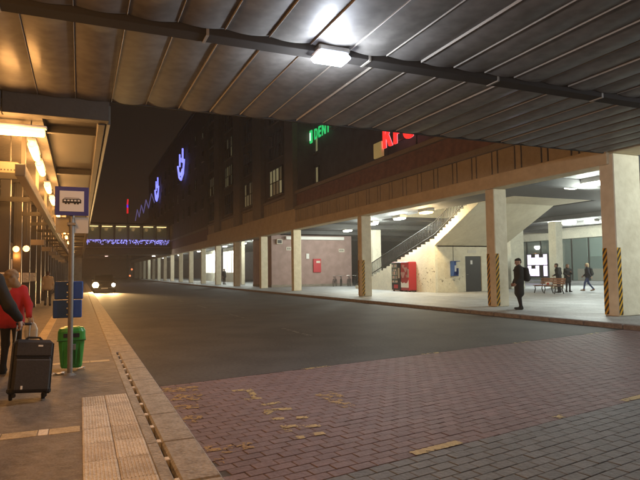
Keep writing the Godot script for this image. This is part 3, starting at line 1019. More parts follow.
func build_far_building() -> void:
	var b := thing("brick_building", "dark brick building with small windows beyond the bays", "building")
	for z in FARCOLS:
		column(b, z)
	bb("lower_beam", Vector3(14.52, 4.675, -69.01), Vector3(15.2, 5.6, -180), M.flange, b)
	bb("brick_band", Vector3(14.60, 5.602, -69.01), Vector3(15.2, 7.0, -180), M.brick_red, b)
	bb("ledge", Vector3(14.46, 7.002, -69.01), Vector3(15.2, 7.3, -180), M.pier, b)
	bb("wall", Vector3(14.66, 7.302, -69.01), Vector3(24, 24, -135), M.facade, b)
	bb("parapet", Vector3(14.55, 24.0, -69.01), Vector3(24, 24.5, -135), M.pier, b)
	bb("wall", Vector3(15.2, 7.302, -135.01), Vector3(24, 15, -180), M.facade, b)
	var lit := glow(Color(0.62, 0.60, 0.45), 0.10)
	var lit2 := glow(Color(0.66, 0.64, 0.5), 0.22)
	for i in 12:
		for s in 4:
			var pane: Material = M.dark_glass
			var q := (i * 5 + s * 3) % 7
			if q < 2: pane = lit
			elif q == 2: pane = lit2
			window(b, 14.60, 10.6 + s * 3.1, -72.0 - i * 5.0, 1.5, 0.8, pane, 1, 2)
	# blocks closing the far end of the street
	var e := thing("office_block", "dark unlit block closing the far end of the street", "building")
	bb("wall", Vector3(-60, -0.05, -300), Vector3(60, 9, -310), M.facade, e)
	bb("roof", Vector3(-60.3, 9.0, -299.7), Vector3(60.3, 9.4, -310.3), M.pier, e)

func build_footbridge() -> void:
	var z := -100.0
	var b := thing("footbridge", "enclosed glazed footbridge with a lit interior spanning the street", "bridge", Vector3(0, 0, z))
	bb("girder", Vector3(-6, 4.7, -1.6), Vector3(14.3, 5.9, 1.6), M.canopy_dark, b)
	bb("floor", Vector3(-6, 5.9, -1.55), Vector3(14.3, 6.0, 1.55), M.concrete, b)
	bb("parapet", Vector3(-6, 6.0, 1.44), Vector3(14.3, 7.3, 1.54), M.canopy, b)
	bb("parapet", Vector3(-6, 6.0, -1.54), Vector3(14.3, 7.3, -1.44), M.canopy, b)
	bb("roof", Vector3(-6, 9.75, -1.8), Vector3(14.3, 10.05, 1.8), M.canopy_dark, b)
	for i in 10:
		var x := -5.9 + i * 2.23
		for s in [-1.49, 1.49]:
			bb("post", Vector3(x - 0.08, 7.3, s - 0.06), Vector3(x + 0.08, 9.75, s + 0.06), M.dark_metal, b)
			if i < 9:
				bb("pane", Vector3(x + 0.09, 7.32, s - 0.012), Vector3(x + 2.14, 9.74, s + 0.012), M.glass, b)
	for i in 9:
		var x := -4.8 + i * 2.23
		var t := thing("tube_lamp", "%s fluorescent tube from the left inside the lit footbridge" % ORD[i], "lamp", Vector3(x, 9.60, z), 0, "tubes inside the footbridge")
		bb("housing", Vector3(-0.85, 0.03, -0.08), Vector3(0.85, 0.12, 0.08), M.white, t)
		bb("tube", Vector3(-0.82, -0.08, -0.07), Vector3(0.82, 0.028, 0.07), glow(Color(1, 0.86, 0.58), 3.2), t, 0.02)
		omni(t, Vector3(0, -0.3, 0), Color(1, 0.78, 0.48), 0.35, 0.3, 20)
	# icicle garland
	var st := nst()
	for i in 150:
		var x := -0.5 + i * 0.098
		var n := 1 + rng.randi() % 5
		for j in n:
			if rng.randf() < 0.6:
				bx(st, Vector3(x, 7.15 - j * 0.17, 1.64), Vector3(0.07, 0.12, 0.05))
	var g := obj("icicle_light_garland", st, glow(Color(0.58, 0.58, 1.0), 2.2))
	g.position.z = z
	tag(g, "blue icicle light garland hung along the footbridge railing", "lights")
	omni(g, Vector3(7, 6.6, 2.2), Color(0.4, 0.4, 1.0), 0.4, 1.0, 20)

const ORD := ["first", "second", "third", "fourth", "fifth", "sixth", "seventh", "eighth", "ninth", "tenth", "eleventh", "twelfth", "thirteenth", "fourteenth"]

func build_canopy() -> void:
	var c := thing("platform_canopy", "long low canopy on dark posts over the waiting platform", "canopy")
	bb("roof", Vector3(-9, 4.86, -12.0), Vector3(0.46, 5.05, -112), M.canopy_dark, c)
	bb("soffit", Vector3(-9, 4.64, -12.0), Vector3(-0.72, 4.858, -112), M.canopy, c)
	bb("edge_fascia", Vector3(0.30, 4.60, -12.0), Vector3(0.44, 4.857, -112), M.canopy, c, 0.01)
	bb("gutter", Vector3(0.462, 4.62, -12.0), Vector3(0.54, 5.02, -112), M.girder, c, 0.01)
	for i in 18:
		var z := -13.5 - i * 5.5
		bb("rafter", Vector3(-0.715, 4.70, z - 0.07), Vector3(0.295, 4.858, z + 0.07), M.canopy_dark, c)
	bb("girder", Vector3(-1.20, 3.52, -12.3), Vector3(-1.02, 3.76, -110), M.girder, c, 0.01)
	for i in 24:
		var z := -13.0 - i * 4.0
		bb("hanger", Vector3(-1.15, 3.762, z - 0.05), Vector3(-1.07, 4.638, z + 0.05), M.girder, c)
		bb("bracket", Vector3(-2.0, 3.55, z - 0.05), Vector3(-1.205, 3.68, z + 0.05), M.canopy_dark, c)
	for i in 20:
		var z := -14.2 - i * 3.4
		bb("post", Vector3(-2.06, 0.12, z - 0.11), Vector3(-1.80, 4.638, z + 0.11), M.dark_metal, c, 0.015)
	# back wall of the waiting hall
	var w := thing("waiting_hall", "dim waiting hall wall with shop windows behind the platform posts", "building")
	bb("wall", Vector3(-6.4, 0.12, 8), Vector3(-6.0, 4.62, -112), M.concrete, w)
	bb("wall", Vector3(-6.4, 0.12, -112.02), Vector3(0.3, 4.62, -112.4), M.concrete, w)
	for i in 14:
		var z := -13.0 - i * 6.0
		var f := Node3D.new()
		f.name = "window"
		w.add_child(f, true)
		f.position = Vector3(-5.98, 1.9, z)
		bb("frame", Vector3(0.0, -1.25, -2.2), Vector3(0.06, 1.25, 2.2), M.dark_metal, f)
		for k in 3:
			bb("pane", Vector3(0.062, -1.15, -2.1 + k * 1.42), Vector3(0.075, 1.15, -0.76 + k * 1.42), glow(Color(1.0, 0.62, 0.28), 0.12 if (i + k) % 3 else 0.35), f)
	# glowing tubes under the canopy
	var zs := [-14.2, -16.5, -20.2, -23.6, -29.0, -33.0, -41.0, -47.0, -55.0, -64.0, -74.0, -86.0]
	var t0 := thing("tube_lamp", "nearest long tube lamp under the canopy, running across the platform", "lamp", Vector3(-1.30, 4.40, -12.30), 0.0)
	tube_lamp(t0, 1.25, true, 6.4)
	for i in zs.size():
		var t := thing("tube_lamp", "%s glowing tube in the row running along the platform canopy" % ORD[i], "lamp", Vector3(-1.0, 4.40, zs[i]), 0.0, "tubes along the platform canopy")
		tube_lamp(t, 1.9 if i > 2 else 1.6, false, 7.4)
	# tubes of the same row over the camera's end of the platform, under the bridge
	for i in 3:
		var t := thing("tube_lamp", ["farthest", "middle", "nearest"][i] + " of three tubes under the bridge over the near platform end", "lamp", Vector3(-1.6, 4.45, -5.5 + i * 3.2), 0.0, "tubes over the near platform end")
		tube_lamp(t, 1.5, false, 4.8)

func tube_lamp(t: Node3D, length: float, across: bool, e: float) -> void:
	var s := Vector3(length, 0.05, 0.11) if across else Vector3(0.11, 0.05, length)
	box("housing", Vector3(0, 0.112, 0), s + Vector3(0.06, 0, 0.06), M.white, t, 0.01)
	for k in [-1.0, 1.0]:
		var off := Vector3(k * length * 0.3, 0.17, 0) if across else Vector3(0, 0.17, k * length * 0.3)
		box("rod", off, Vector3(0.02, 0.13, 0.02), M.dark_metal, t)
	var st := nst()
	var d := Vector3(length / 2, 0, 0) if across else Vector3(0, 0, length / 2)
	tube(st, [-d, -d * 0.97, d * 0.97, d], [0.04, 0.085, 0.085, 0.04], 12)
	obj("tube", st, M.lamp_warm, t)
	omni(t, Vector3(0, -0.16, 0), Color(1.0, 0.71, 0.40), e, 0.3)

func build_arcade() -> void:
	# floors, slabs and walls behind the columns belong to the hall
	var h := thing("arcade_hall", "open hall behind the columns with a dark ceiling and glazed shops", "building")
	var yc := 5.30
	# ceiling with an opening over the stairs
	bb("ceiling", Vector3(15.22, yc, 9), Vector3(60, yc + 0.3, -22.0), M.dark_ceiling, h)
	bb("ceiling", Vector3(15.22, yc, -22.01), Vector3(20.4, yc + 0.3, -36.0), M.dark_ceiling, h)
	bb("ceiling", Vector3(26.3, yc, -22.01), Vector3(60, yc + 0.3, -36.0), M.dark_ceiling, h)
	bb("ceiling", Vector3(15.22, yc, -36.01), Vector3(60, yc + 0.3, -180), M.dark_ceiling, h)
	bb("upper_wall", Vector3(20.1, yc + 0.31, -21.7), Vector3(20.38, 9.0, -36.2), M.concrete, h)
	bb("upper_wall", Vector3(26.32, yc + 0.31, -21.7), Vector3(26.6, 9.0, -36.2), M.cream, h)
	bb("upper_wall", Vector3(20.39, yc + 0.31, -36.02), Vector3(26.31, 9.0, -36.2), M.cream, h)
	bb("upper_wall", Vector3(20.39, yc + 0.31, -21.7), Vector3(26.31, 9.0, -21.9), M.cream, h)
	bb("upper_roof", Vector3(20.1, 9.0, -21.7), Vector3(26.6, 9.2, -36.2), M.dark_ceiling, h)
	for z in [-6.0, -17.07, -40.0, -47.05, -56.2]:
		bb("ceiling_beam", Vector3(15.22, 4.95, z - 0.2), Vector3(41.5, yc - 0.002, z + 0.2), M.dark_ceiling, h, 0.02)
	for x in [31.6, 37.0]:
		bb("ceiling_beam", Vector3(x - 0.2, 5.0, -17.3), Vector3(x + 0.2, yc - 0.003, -39.75), M.dark_ceiling, h, 0.02)
	# inner columns
	bb("column", Vector3(28.3, 0.12, -31.9), Vector3(29.55, 4.94, -31.0), M.cream_light, h, 0.03)
	bb("column", Vector3(31.3, 0.12, -30.4), Vector3(31.95, 4.94, -29.7), M.cream_light, h, 0.03)
	bb("column", Vector3(22.2, 0.12, -40.9), Vector3(23.0, 4.94, -40.3), M.cream_light, h, 0.03)
	for z in [-60.5, -69.5, -78.5]:
		bb("column", Vector3(21.0, 0.12, z), Vector3(21.6, 5.29, z - 0.6), M.cream, h, 0.03)
	# glazed back of the hall
	bb("back_step", Vector3(40.6, 0.12, 4), Vector3(42.0, 0.42, -60), M.pavement, h, 0.02)
	bb("fascia", Vector3(41.5, 4.30, 4), Vector3(42.2, 5.29, -60), M.cream_light, h)
	bb("back_wall", Vector3(42.6, 0.12, 4), Vector3(43.0, 5.29, -34.2), M.concrete, h)
	bb("back_wall", Vector3(42.6, 0.12, -45.8), Vector3(43.0, 5.29, -60), M.concrete, h)
	bb("back_wall", Vector3(46.0, 0.12, -34.2), Vector3(46.3, 5.29, -45.8), M.canopy_dark, h)
	var z := -6.0
	var i := 0
	while z > -58.0:
		bb("mullion", Vector3(41.96, 0.42, z), Vector3(42.08, 4.298, z - 0.12), M.dark_metal, h)
		bb("pane", Vector3(42.01, 0.44, z - 0.125), Vector3(42.03, 4.296, z - 1.875), M.glass, h)
		z -= 1.88
		i += 1
	# the shop interior: pale blinds, a grey pier and a bright screen
	bb("shop_pier", Vector3(41.90, 0.42, -31.0), Vector3(42.5, 4.298, -33.6), M.brick_hall, h)
	bb("shop_panel", Vector3(41.86, 1.4, -31.9), Vector3(41.898, 3.4, -32.9), M.offwhite, h)
	bb("shop_blind", Vector3(42.3, 2.6, -34.4), Vector3(42.34, 4.29, -36.6), plain(Color(0.16, 0.20, 0.18), 0.6), h)
	bb("shop_counter", Vector3(42.4, 0.42, -34.4), Vector3(42.6, 1.5, -37.8), M.wood, h)
	# bright kiosk front far inside
	var k := thing("shop_window", "bright white and violet lit shop window at the back", "window", Vector3(41.7, 0.42, -42.0))
	bb("frame", Vector3(0.0, 0.30, -1.35), Vector3(0.10, 2.6, 1.35), M.dark_metal, k)
	var lit := glow(Color(0.92, 0.86, 1.0), 1.6)
	for c in 5:
		for r in 2:
			if c == 3 and r == 0:
				continue
			bb("pane", Vector3(-0.03, 0.40 + r * 1.1, -1.28 + c * 0.52), Vector3(-0.003, 1.42 + r * 1.1 - (0.3 if c % 2 else 0.0), -0.82 + c * 0.52), lit, k)
	area(k, Vector3(-0.08, 1.5, 0), Color(0.92, 0.86, 1.0), 3.0, 2.4, 2.0).rotation = Vector3(0, PI / 2, 0)
	# far shops with lit fronts between the distant columns
	for a in [[-78.0, -86.0], [-90.0, -101.0]]:
		var s := thing("shop_front", ("nearer" if a[0] > -80.0 else "farther") + " brightly lit white shop front between the distant columns", "shop", Vector3(20.5, 0.12, (a[0] + a[1]) / 2))
		var hz: float = (a[0] - a[1]) / 2
		bb("wall", Vector3(0.1, 0, -hz), Vector3(0.5, 5.15, hz), M.cream_light, s)
		for c in 3:
			bb("window", Vector3(0.06, 1.4, -hz + 0.3 + c * hz * 0.66), Vector3(0.095, 4.6, -hz + 0.1 + (c + 1) * hz * 0.62), glow(Color(1, 1, 0.94), 1.5), s, 0.0)
		area(s, Vector3(-0.1, 3.0, 0), Color(1, 1, 0.94), 12.0, hz * 1.6, 3.0).rotation = Vector3(0, PI / 2, 0)
	# brick cross hall
	var w := thing("brick_hall", "brown brick block standing across the arcade behind the columns", "wall")
	bb("wall", Vector3(16.3, 0.12, -49.0), Vector3(24.6, 4.98, -55.0), M.brick_hall, w)
	bb("plinth", Vector3(16.27, 0.12, -48.97), Vector3(24.63, 0.34, -55.03), M.concrete, w)
	bb("duct", Vector3(17.6, 4.55, -48.55), Vector3(23.6, 4.85, -48.98), M.white, w, 0.02)
	bb("column", Vector3(17.0, 0.12, -62), Vector3(17.4, 5.29, -62.4), M.cream, h, 0.02)
	bb("end_wall", Vector3(15.22, 0.12, -178), Vector3(60, 5.29, -178.4), M.cream, h)
	bb("back_wall", Vector3(29.0, 0.12, -60.2), Vector3(29.4, 5.29, -178), M.brick_hall, h)
	# lamps: bright fittings under the ceiling
	var L := [[19.4, -28.4, 0], [19.9, -32.3, 1], [20.2, -36.6, 2], [21.5, -43.5, 3], [19.6, -16.6, 4], [18.2, -8.0, 5], [33.0, -31.4, 6], [35.6, -32.4, 7], [36.2, -30.8, 8], [18.0, -52.5, 9], [17.8, -59.0, 10], [18.4, -66.0, 11], [29.5, -22.5, 12], [18.0, -74.0, 13], [18.0, -92.0, 14], [18.0, -112.0, 15], [18.0, -134.0, 16]]
	var lab := ["warm bright lamp below the arcade ceiling in front of the stairs", "ceiling lamp hanging before the stair railing above the vending machines", "ceiling lamp beyond the foot of the stairs", "ceiling lamp to the right of the brick block",
		"large bright lamp under the ceiling left of the widest column", "ceiling lamp inside the arcade beside the widest column", "left lamp of the three at the back shops", "middle lamp of the three at the back shops", "right lamp of the three at the back shops",
		"ceiling lamp over the brick block", "ceiling lamp just past the brick block", "ceiling lamp two bays past the brick block", "ceiling lamp over the bench", "ceiling lamp three bays past the brick block", "ceiling lamp in the arcade just before the footbridge", "ceiling lamp in the arcade just past the footbridge", "farthest ceiling lamp in the arcade"]
	for a in L:
		var n: int = a[2]
		var big := n == 4
		var t := thing("ceiling_lamp", lab[n], "lamp", Vector3(a[0], yc, a[1]), 0.0, "arcade ceiling lamps")
		var sx := 0.45 if not big else 0.55
		var sz := 0.9 if not big else 2.4
		bb("housing", Vector3(-sx / 2 - 0.04, -0.20, -sz / 2 - 0.04), Vector3(sx / 2 + 0.04, 0.0, sz / 2 + 0.04), M.white, t, 0.01)
		var warm := n == 0
		bb("lamp_glass", Vector3(-sx / 2, -0.29, -sz / 2), Vector3(sx / 2, -0.202, sz / 2), M.lamp_white if not warm else glow(Color(1, 0.82, 0.5), 8.0), t, 0.03)
		omni(t, Vector3(0, -0.42, 0), Color(0.96, 1.0, 0.96) if not warm else Color(1, 0.88, 0.66), 27.0 if n < 6 or n == 12 else 22.0, 0.35)
	bridge_lamp(Vector3(3.52, 4.90, -7.62), "glaring bluish white lamp on the metal bridge underside", 12.0)
	bridge_lamp(Vector3(12.3, 4.86, -2.9), "bluish white lamp on the bridge underside beyond the right edge", 20.0)

func build_stairs() -> void:
	var s := thing("staircase", "broad cream staircase rising to the upper floor with iron railing", "staircase")
	var x0 := 20.60
	var x1 := 26.05
	var zw := -29.3
	# list of treads: [z start, z end, top]
	var T := []
	var y := 0.12
	var z := zw - 22 * 0.505
	for i in 22:
		y += 0.150
		T.append([z, z + 0.505, y])
		z += 0.505
	for i in 15:
		y += 0.160
		T.append([z, z + 0.30, y])
		z += 0.30
	for i in T.size():
		var t = T[i]
		var low := 0.12
		if i >= 22:
			low = t[2] - 0.30
		bb("step", Vector3(x0 + 0.20, maxf(low, t[2] - 0.4), t[0]), Vector3(x1, t[2], t[1]), M.concrete, s, 0.008)
	# outer cheek of the stairs, stepped along its top
	var poly := [Vector2(T[0][0], 0.12)]
	for i in 22:
		poly.append(Vector2(T[i][0], T[i][2] + 0.10))
		poly.append(Vector2(T[i][1], T[i][2] + 0.10))
	poly.append(Vector2(zw, 0.12))
	var st := nst()
	prism(st, poly, 2, 1, 0, x0, x0 + 0.198)
	obj("stair_wall", st, M.cream_light, s)
	# upper flight: stringer and soffit
	poly = []
	for i in range(22, T.size()):
		poly.append(Vector2(T[i][0] + 0.003, T[i][2] + 0.10))
		poly.append(Vector2(T[i][1] + 0.003, T[i][2] + 0.10))
	poly.append(Vector2(T[-1][1], T[-1][2] - 0.42))
	poly.append(Vector2(T[22][0] + 0.003, T[22][2] - 0.46))
	st = nst()
	prism(st, poly, 2, 1, 0, x0, x0 + 0.198)
	obj("stringer", st, M.cream_light, s)
	st = nst()
	prism(st, [Vector2(T[22][0] + 0.003, T[22][2] - 0.40), Vector2(T[-1][1], T[-1][2] - 0.36), Vector2(T[-1][1], T[-1][2] - 0.44), Vector2(T[22][0] + 0.003, T[22][2] - 0.48)], 2, 1, 0, x0 + 0.03, x1 + 0.1)
	obj("soffit", st, M.cream, s)
	bb("landing", Vector3(x0, 5.32, T[-1][1] + 0.002), Vector3(x1, T[-1][2], -21.95), M.cream, s)
	# wall under the upper flight with the door
	bb("cross_wall", Vector3(x0 + 0.2, 0.12, zw - 0.25), Vector3(22.95, 3.20, zw), M.cream, s)
	bb("cross_wall", Vector3(24.25, 0.12, zw - 0.25), Vector3(x1 + 0.1, 3.20, zw), M.cream, s)
	bb("cross_wall", Vector3(22.951, 2.42, zw - 0.25), Vector3(24.249, 3.20, zw), M.cream, s)
	var d := bb("door", Vector3(22.97, 0.13, zw - 0.12), Vector3(24.23, 2.41, zw - 0.05), M.door, s, 0.01)
	box("handle", Vector3(-0.48, -0.05, 0.06), Vector3(0.14, 0.03, 0.05), M.steel, d, 0.01)
	box("notice", Vector3(-0.12, 0.75, 0.039), Vector3(0.16, 0.26, 0.006), M.white, d)
	box("door_sign", Vector3(23.5, 2.72, zw + 0.01), Vector3(0.7, 0.18, 0.02), M.offwhite, s)
	# dirt rubbed onto the plaster near the corner and beside the door
	var nz := FastNoiseLite.new()
	nz.seed = 9
	nz.frequency = 0.05
	nz.fractal_octaves = 4
	var grime := plain(Color(0.30, 0.27, 0.20), 0.9)
	st = nst()
	for i in 190:
		for j in 62:
			var gx := x0 + 0.22 + i * 0.028
			var gy := 0.14 + j * 0.028
			if gx > 22.9 and gx < 24.3:
				continue
			var band := 0.34 + 0.9 * absf(gy - 0.95) if gy < 1.5 else 1.0
			if nz.get_noise_2d(gx * 55.0, gy * 90.0) + 0.25 * nz.get_noise_2d(gx * 900.0, gy * 900.0) > band:
				quad(st, Vector3(gx, gy, zw + 0.003), Vector3(gx + 0.028, gy, zw + 0.003), Vector3(gx + 0.028, gy + 0.028, zw + 0.003), Vector3(gx, gy + 0.028, zw + 0.003), Vector3(0, 0, 1))
	for i in 120:
		for j in 40:
			var gz := zw - 0.03 - i * 0.03
			var gy := 0.5 + j * 0.03
			if nz.get_noise_2d(gz * 70.0 + 300.0, gy * 90.0) + 0.25 * nz.get_noise_2d(gz * 900.0, gy * 900.0) > 0.42:
				quad(st, Vector3(x0 - 0.003, gy, gz), Vector3(x0 - 0.003, gy, gz - 0.03), Vector3(x0 - 0.003, gy + 0.03, gz - 0.03), Vector3(x0 - 0.003, gy + 0.03, gz), Vector3(-1, 0, 0))
	obj("wall_stain", st, grime, s)
	# railing
	var rail := []
	var mids := []
	for i in range(0, T.size()):
		var t = T[i]
		var n := 3 if i < 22 else 2
		for k in n:
			var zz := lerpf(t[0], t[1], (k + 0.5) / n)
			var yb: float = t[2] + 0.10
			var g: float = T[mini(i + 1, T.size() - 1)][2]
			var top: float = lerpf(t[2], g, (k + 0.5) / n) + 1.08
			st = nst()
			bx(st, Vector3(x0 + 0.1, (yb + top) / 2, zz), Vector3(0.035, top - yb, 0.035))
			obj("baluster", st, M.dark_metal, s)
	for q in [[T[0], T[21], 1.10], [T[22], T[-1], 1.10], [T[0], T[21], 0.30], [T[22], T[-1], 0.30]]:
		st = nst()
		tube(st, [Vector3(x0 + 0.1, q[0][2] + q[2], q[0][0]), Vector3(x0 + 0.1, q[1][2] + q[2] + 0.14, q[1][1])], 0.034, 6)
		obj("handrail", st, M.dark_metal, s)

func build_arcade_objects() -> void:
	# vending machines
	var v := thing("vending_machine", "glass fronted snack vending machine in a red case beside the stairs", "vending machine", Vector3(19.95, 0.12, -32.95))
	bb("cabinet", Vector3(0.06, 0.08, -0.62), Vector3(0.62, 2.0, 0.52), M.red, v, 0.02)
	bb("door_frame", Vector3(0.0, 0.10, -0.62), Vector3(0.058, 1.98, 0.52), M.black, v, 0.01)
	var lit := glow(Color(1.0, 0.55, 0.25), 0.5)
	for r in 5:
		bb("shelf", Vector3(-0.016, 0.60 + r * 0.26, -0.56), Vector3(-0.002, 0.62 + r * 0.26, 0.16), M.steel, v)
		for k in 7:
			bb("product", Vector3(-0.014, 0.622 + r * 0.26, -0.54 + k * 0.10), Vector3(-0.003, 0.622 + r * 0.26 + 0.11 + 0.05 * ((k * 3 + r) % 3), -0.46 + k * 0.10), [M.red, M.wood, lit, M.offwhite, M.blue][(k * 2 + r * 3) % 5], v)
	bb("glass", Vector3(-0.03, 0.55, -0.58), Vector3(-0.022, 1.92, 0.18), M.glass, v)
	bb("coin_panel", Vector3(-0.02, 0.9, 0.24), Vector3(-0.002, 1.6, 0.46), M.steel, v, 0.01)
	bb("delivery_flap", Vector3(-0.02, 0.2, -0.3), Vector3(-0.002, 0.46, 0.2), M.red, v, 0.01)
	for q in [Vector3(0.1, 0.04, -0.5), Vector3(0.1, 0.04, 0.4), Vector3(0.55, 0.04, -0.4), Vector3(0.55, 0.04, 0.4)]:
		box("foot", q, Vector3(0.08, 0.08, 0.08), M.black, v)
	v = thing("vending_machine", "red drinks vending machine with a white swirl nearest the corner", "vending machine", Vector3(19.95, 0.12, -31.85))
	bb("cabinet", Vector3(0.0, 0.08, -0.52), Vector3(0.62, 2.0, 0.47), plain(Color(0.34, 0.015, 0.025), 0.4), v, 0.03)
	var st := nst()
	prism(st, [Vector2(-0.5, 0.28), Vector2(0.45, 0.28), Vector2(0.45, 0.80), Vector2(0.3, 0.62), Vector2(0.1, 0.55), Vector2(-0.1, 0.62), Vector2(-0.3, 0.56), Vector2(-0.5, 0.66)], 2, 1, 0, -0.012, -0.002)
	obj("white_swirl", st, M.white, v)
	for q in [[Vector2(-0.25, 1.15), 0.2], [Vector2(0.1, 1.5), 0.16], [Vector2(-0.2, 1.7), 0.12], [Vector2(0.25, 1.05), 0.1]]:
		st = nst()
		var pts := []
		for k in 14:
			var a := TAU * k / 14
			pts.append(q[0] + Vector2(cos(a) * 1.2, sin(a)) * q[1] * (1.0 + 0.25 * sin(a * 3.0)))
		prism(st, pts, 2, 1, 0, -0.010, -0.002)
		obj("print", st, plain(Color(0.45, 0.24, 0.22), 0.5), v)
	bb("slot_panel", Vector3(-0.02, 0.95, 0.36), Vector3(-0.002, 1.5, 0.5), M.steel, v, 0.008)
	for q in [Vector3(0.1, 0.04, -0.5), Vector3(0.1, 0.04, 0.4), Vector3(0.55, 0.04, -0.4), Vector3(0.55, 0.04, 0.4)]:
		box("foot", q, Vector3(0.08, 0.08, 0.08), M.black, v)
	# payphone
	v = thing("payphone", "blue payphone hood on the cream wall under the stairs", "payphone", Vector3(22.0, 1.15, -29.3))
	st = nst()
	prism(st, [Vector2(0.0, 0.0), Vector2(0.30, 0.0), Vector2(0.40, 0.30), Vector2(0.40, 0.92), Vector2(0.0, 0.92)], 2, 1, 0, -0.25, -0.20)
	obj("side_panel", st, M.blue, v)
	st = nst()
	prism(st, [Vector2(0.0, 0.0), Vector2(0.16, 0.0), Vector2(0.22, 0.20), Vector2(0.22, 0.50), Vector2(0.0, 0.50)], 2, 1, 0, 0.20, 0.25)
	obj("side_panel", st, M.blue, v)
	bb("back_panel", Vector3(-0.198, 0.0, 0.002), Vector3(0.198, 0.92, 0.04), M.blue, v)
	bb("top_panel", Vector3(-0.25, 0.921, 0.0), Vector3(0.25, 0.96, 0.40), M.blue, v, 0.008)
	bb("shelf", Vector3(-0.198, 0.02, 0.042), Vector3(0.198, 0.06, 0.28), M.blue, v)
	bb("telephone", Vector3(-0.10, 0.28, 0.042), Vector3(0.13, 0.68, 0.16), M.white, v, 0.02)
	bb("handset", Vector3(-0.16, 0.34, 0.05), Vector3(-0.11, 0.60, 0.12), M.black, v, 0.015)
	st = nst()
	tube(st, [Vector3(0, 0.96, 0.02), Vector3(0, 2.0, 0.02)], 0.012, 6)
	obj("conduit", st, M.dark_metal, v)
	# things on the brick block
	var w := bb("fire_cabinet", Vector3(20.45, 1.45, -48.995), Vector3(21.25, 2.75, -48.85), M.red, null, 0.02)
	tag(w, "red fire cabinet on the brown brick wall", "cabinet")
	box("panel", Vector3(0.1, 0.35, 0.08), Vector3(0.4, 0.2, 0.01), M.offwhite, w)
	w = bb("notice_box", Vector3(19.75, 2.75, -48.995), Vector3(20.05, 3.25, -48.93), M.white, null, 0.01)
	tag(w, "small white notice on the brick wall left of red cabinet", "notice")
	for q in [[17.75, 3.55, 0.95, "pale sign plate at the left end of the brick wall"], [23.2, 3.4, 0.6, "pale sign plate at the right end of the brick wall"]]:
		w = bb("wall_sign", Vector3(q[0], q[1], -48.995), Vector3(q[0] + q[2], q[1] + 0.32, -48.95), M.offwhite, null, 0.01)
		tag(w, q[3], "sign")
		for k in 4:
			box("letter_bar", Vector3(-q[2] * 0.33 + k * q[2] * 0.2, 0, 0.025), Vector3(q[2] * 0.10, 0.18, 0.004), M.dark_metal, w)
	w = bb("loudspeaker", Vector3(17.75, 4.3, -48.545), Vector3(18.3, 4.75, -48.3), M.offwhite, null, 0.03)
	w.position = Vector3(17.0, 4.35, -48.8)
	tag(w, "pale loudspeaker box high on the brick wall corner", "loudspeaker")
	box("grille", Vector3(0, 0, 0.125), Vector3(0.40, 0.30, 0.01), M.dark_metal, w)
	# bicycles
	for i in 4:
		bicycle(Vector3(21.9 + i * 0.75, 0.12, -47.2 - 0.2 * (i % 2)), 0.9 + 0.12 * (i % 2), ["leftmost", "second from left", "third from left", "rightmost"][i] + " dark bicycle parked against the brick wall")
	# bench
	var b := thing("bench", "park bench with brown wooden slats and dark metal legs", "bench", Vector3(24.9, 0.12, -24.3), deg_to_rad(82))
	for k in 4:
		box("seat_slat", Vector3(0, 0.45, -0.22 + k * 0.125), Vector3(2.1, 0.035, 0.10), M.wood, b, 0.008)
	for k in 3:
		box("back_slat", Vector3(0, 0.58 + k * 0.125, 0.29 + k * 0.025), Vector3(2.1, 0.10, 0.032), M.wood, b, 0.008, Basis(Vector3.RIGHT, 0.2))
	for x in [-0.88, 0.0, 0.88]:
		var st2 := nst()
		tube(st2, [Vector3(x, 0.0, -0.30), Vector3(x, 0.25, -0.22), Vector3(x, 0.425, -0.26)], 0.028, 6)
		tube(st2, [Vector3(x, 0.0, 0.32), Vector3(x, 0.25, 0.22), Vector3(x, 0.42, 0.26), Vector3(x, 0.9, 0.40)], 0.028, 6)
		tube(st2, [Vector3(x, 0.415, -0.27), Vector3(x, 0.415, 0.27)], 0.024, 6)
		obj("leg", st2, M.dark_metal, b)
	var pk := box("litter_bag", Vector3(25.05, 0.685, -24.4), Vector3(0.24, 0.18, 0.42), M.white, null, 0.06)
	tag(pk, "white and red carrier bag lying on the bench", "bag")
	box("print", Vector3(-0.121, 0.0, 0.05), Vector3(0.004, 0.10, 0.16), M.red, pk)

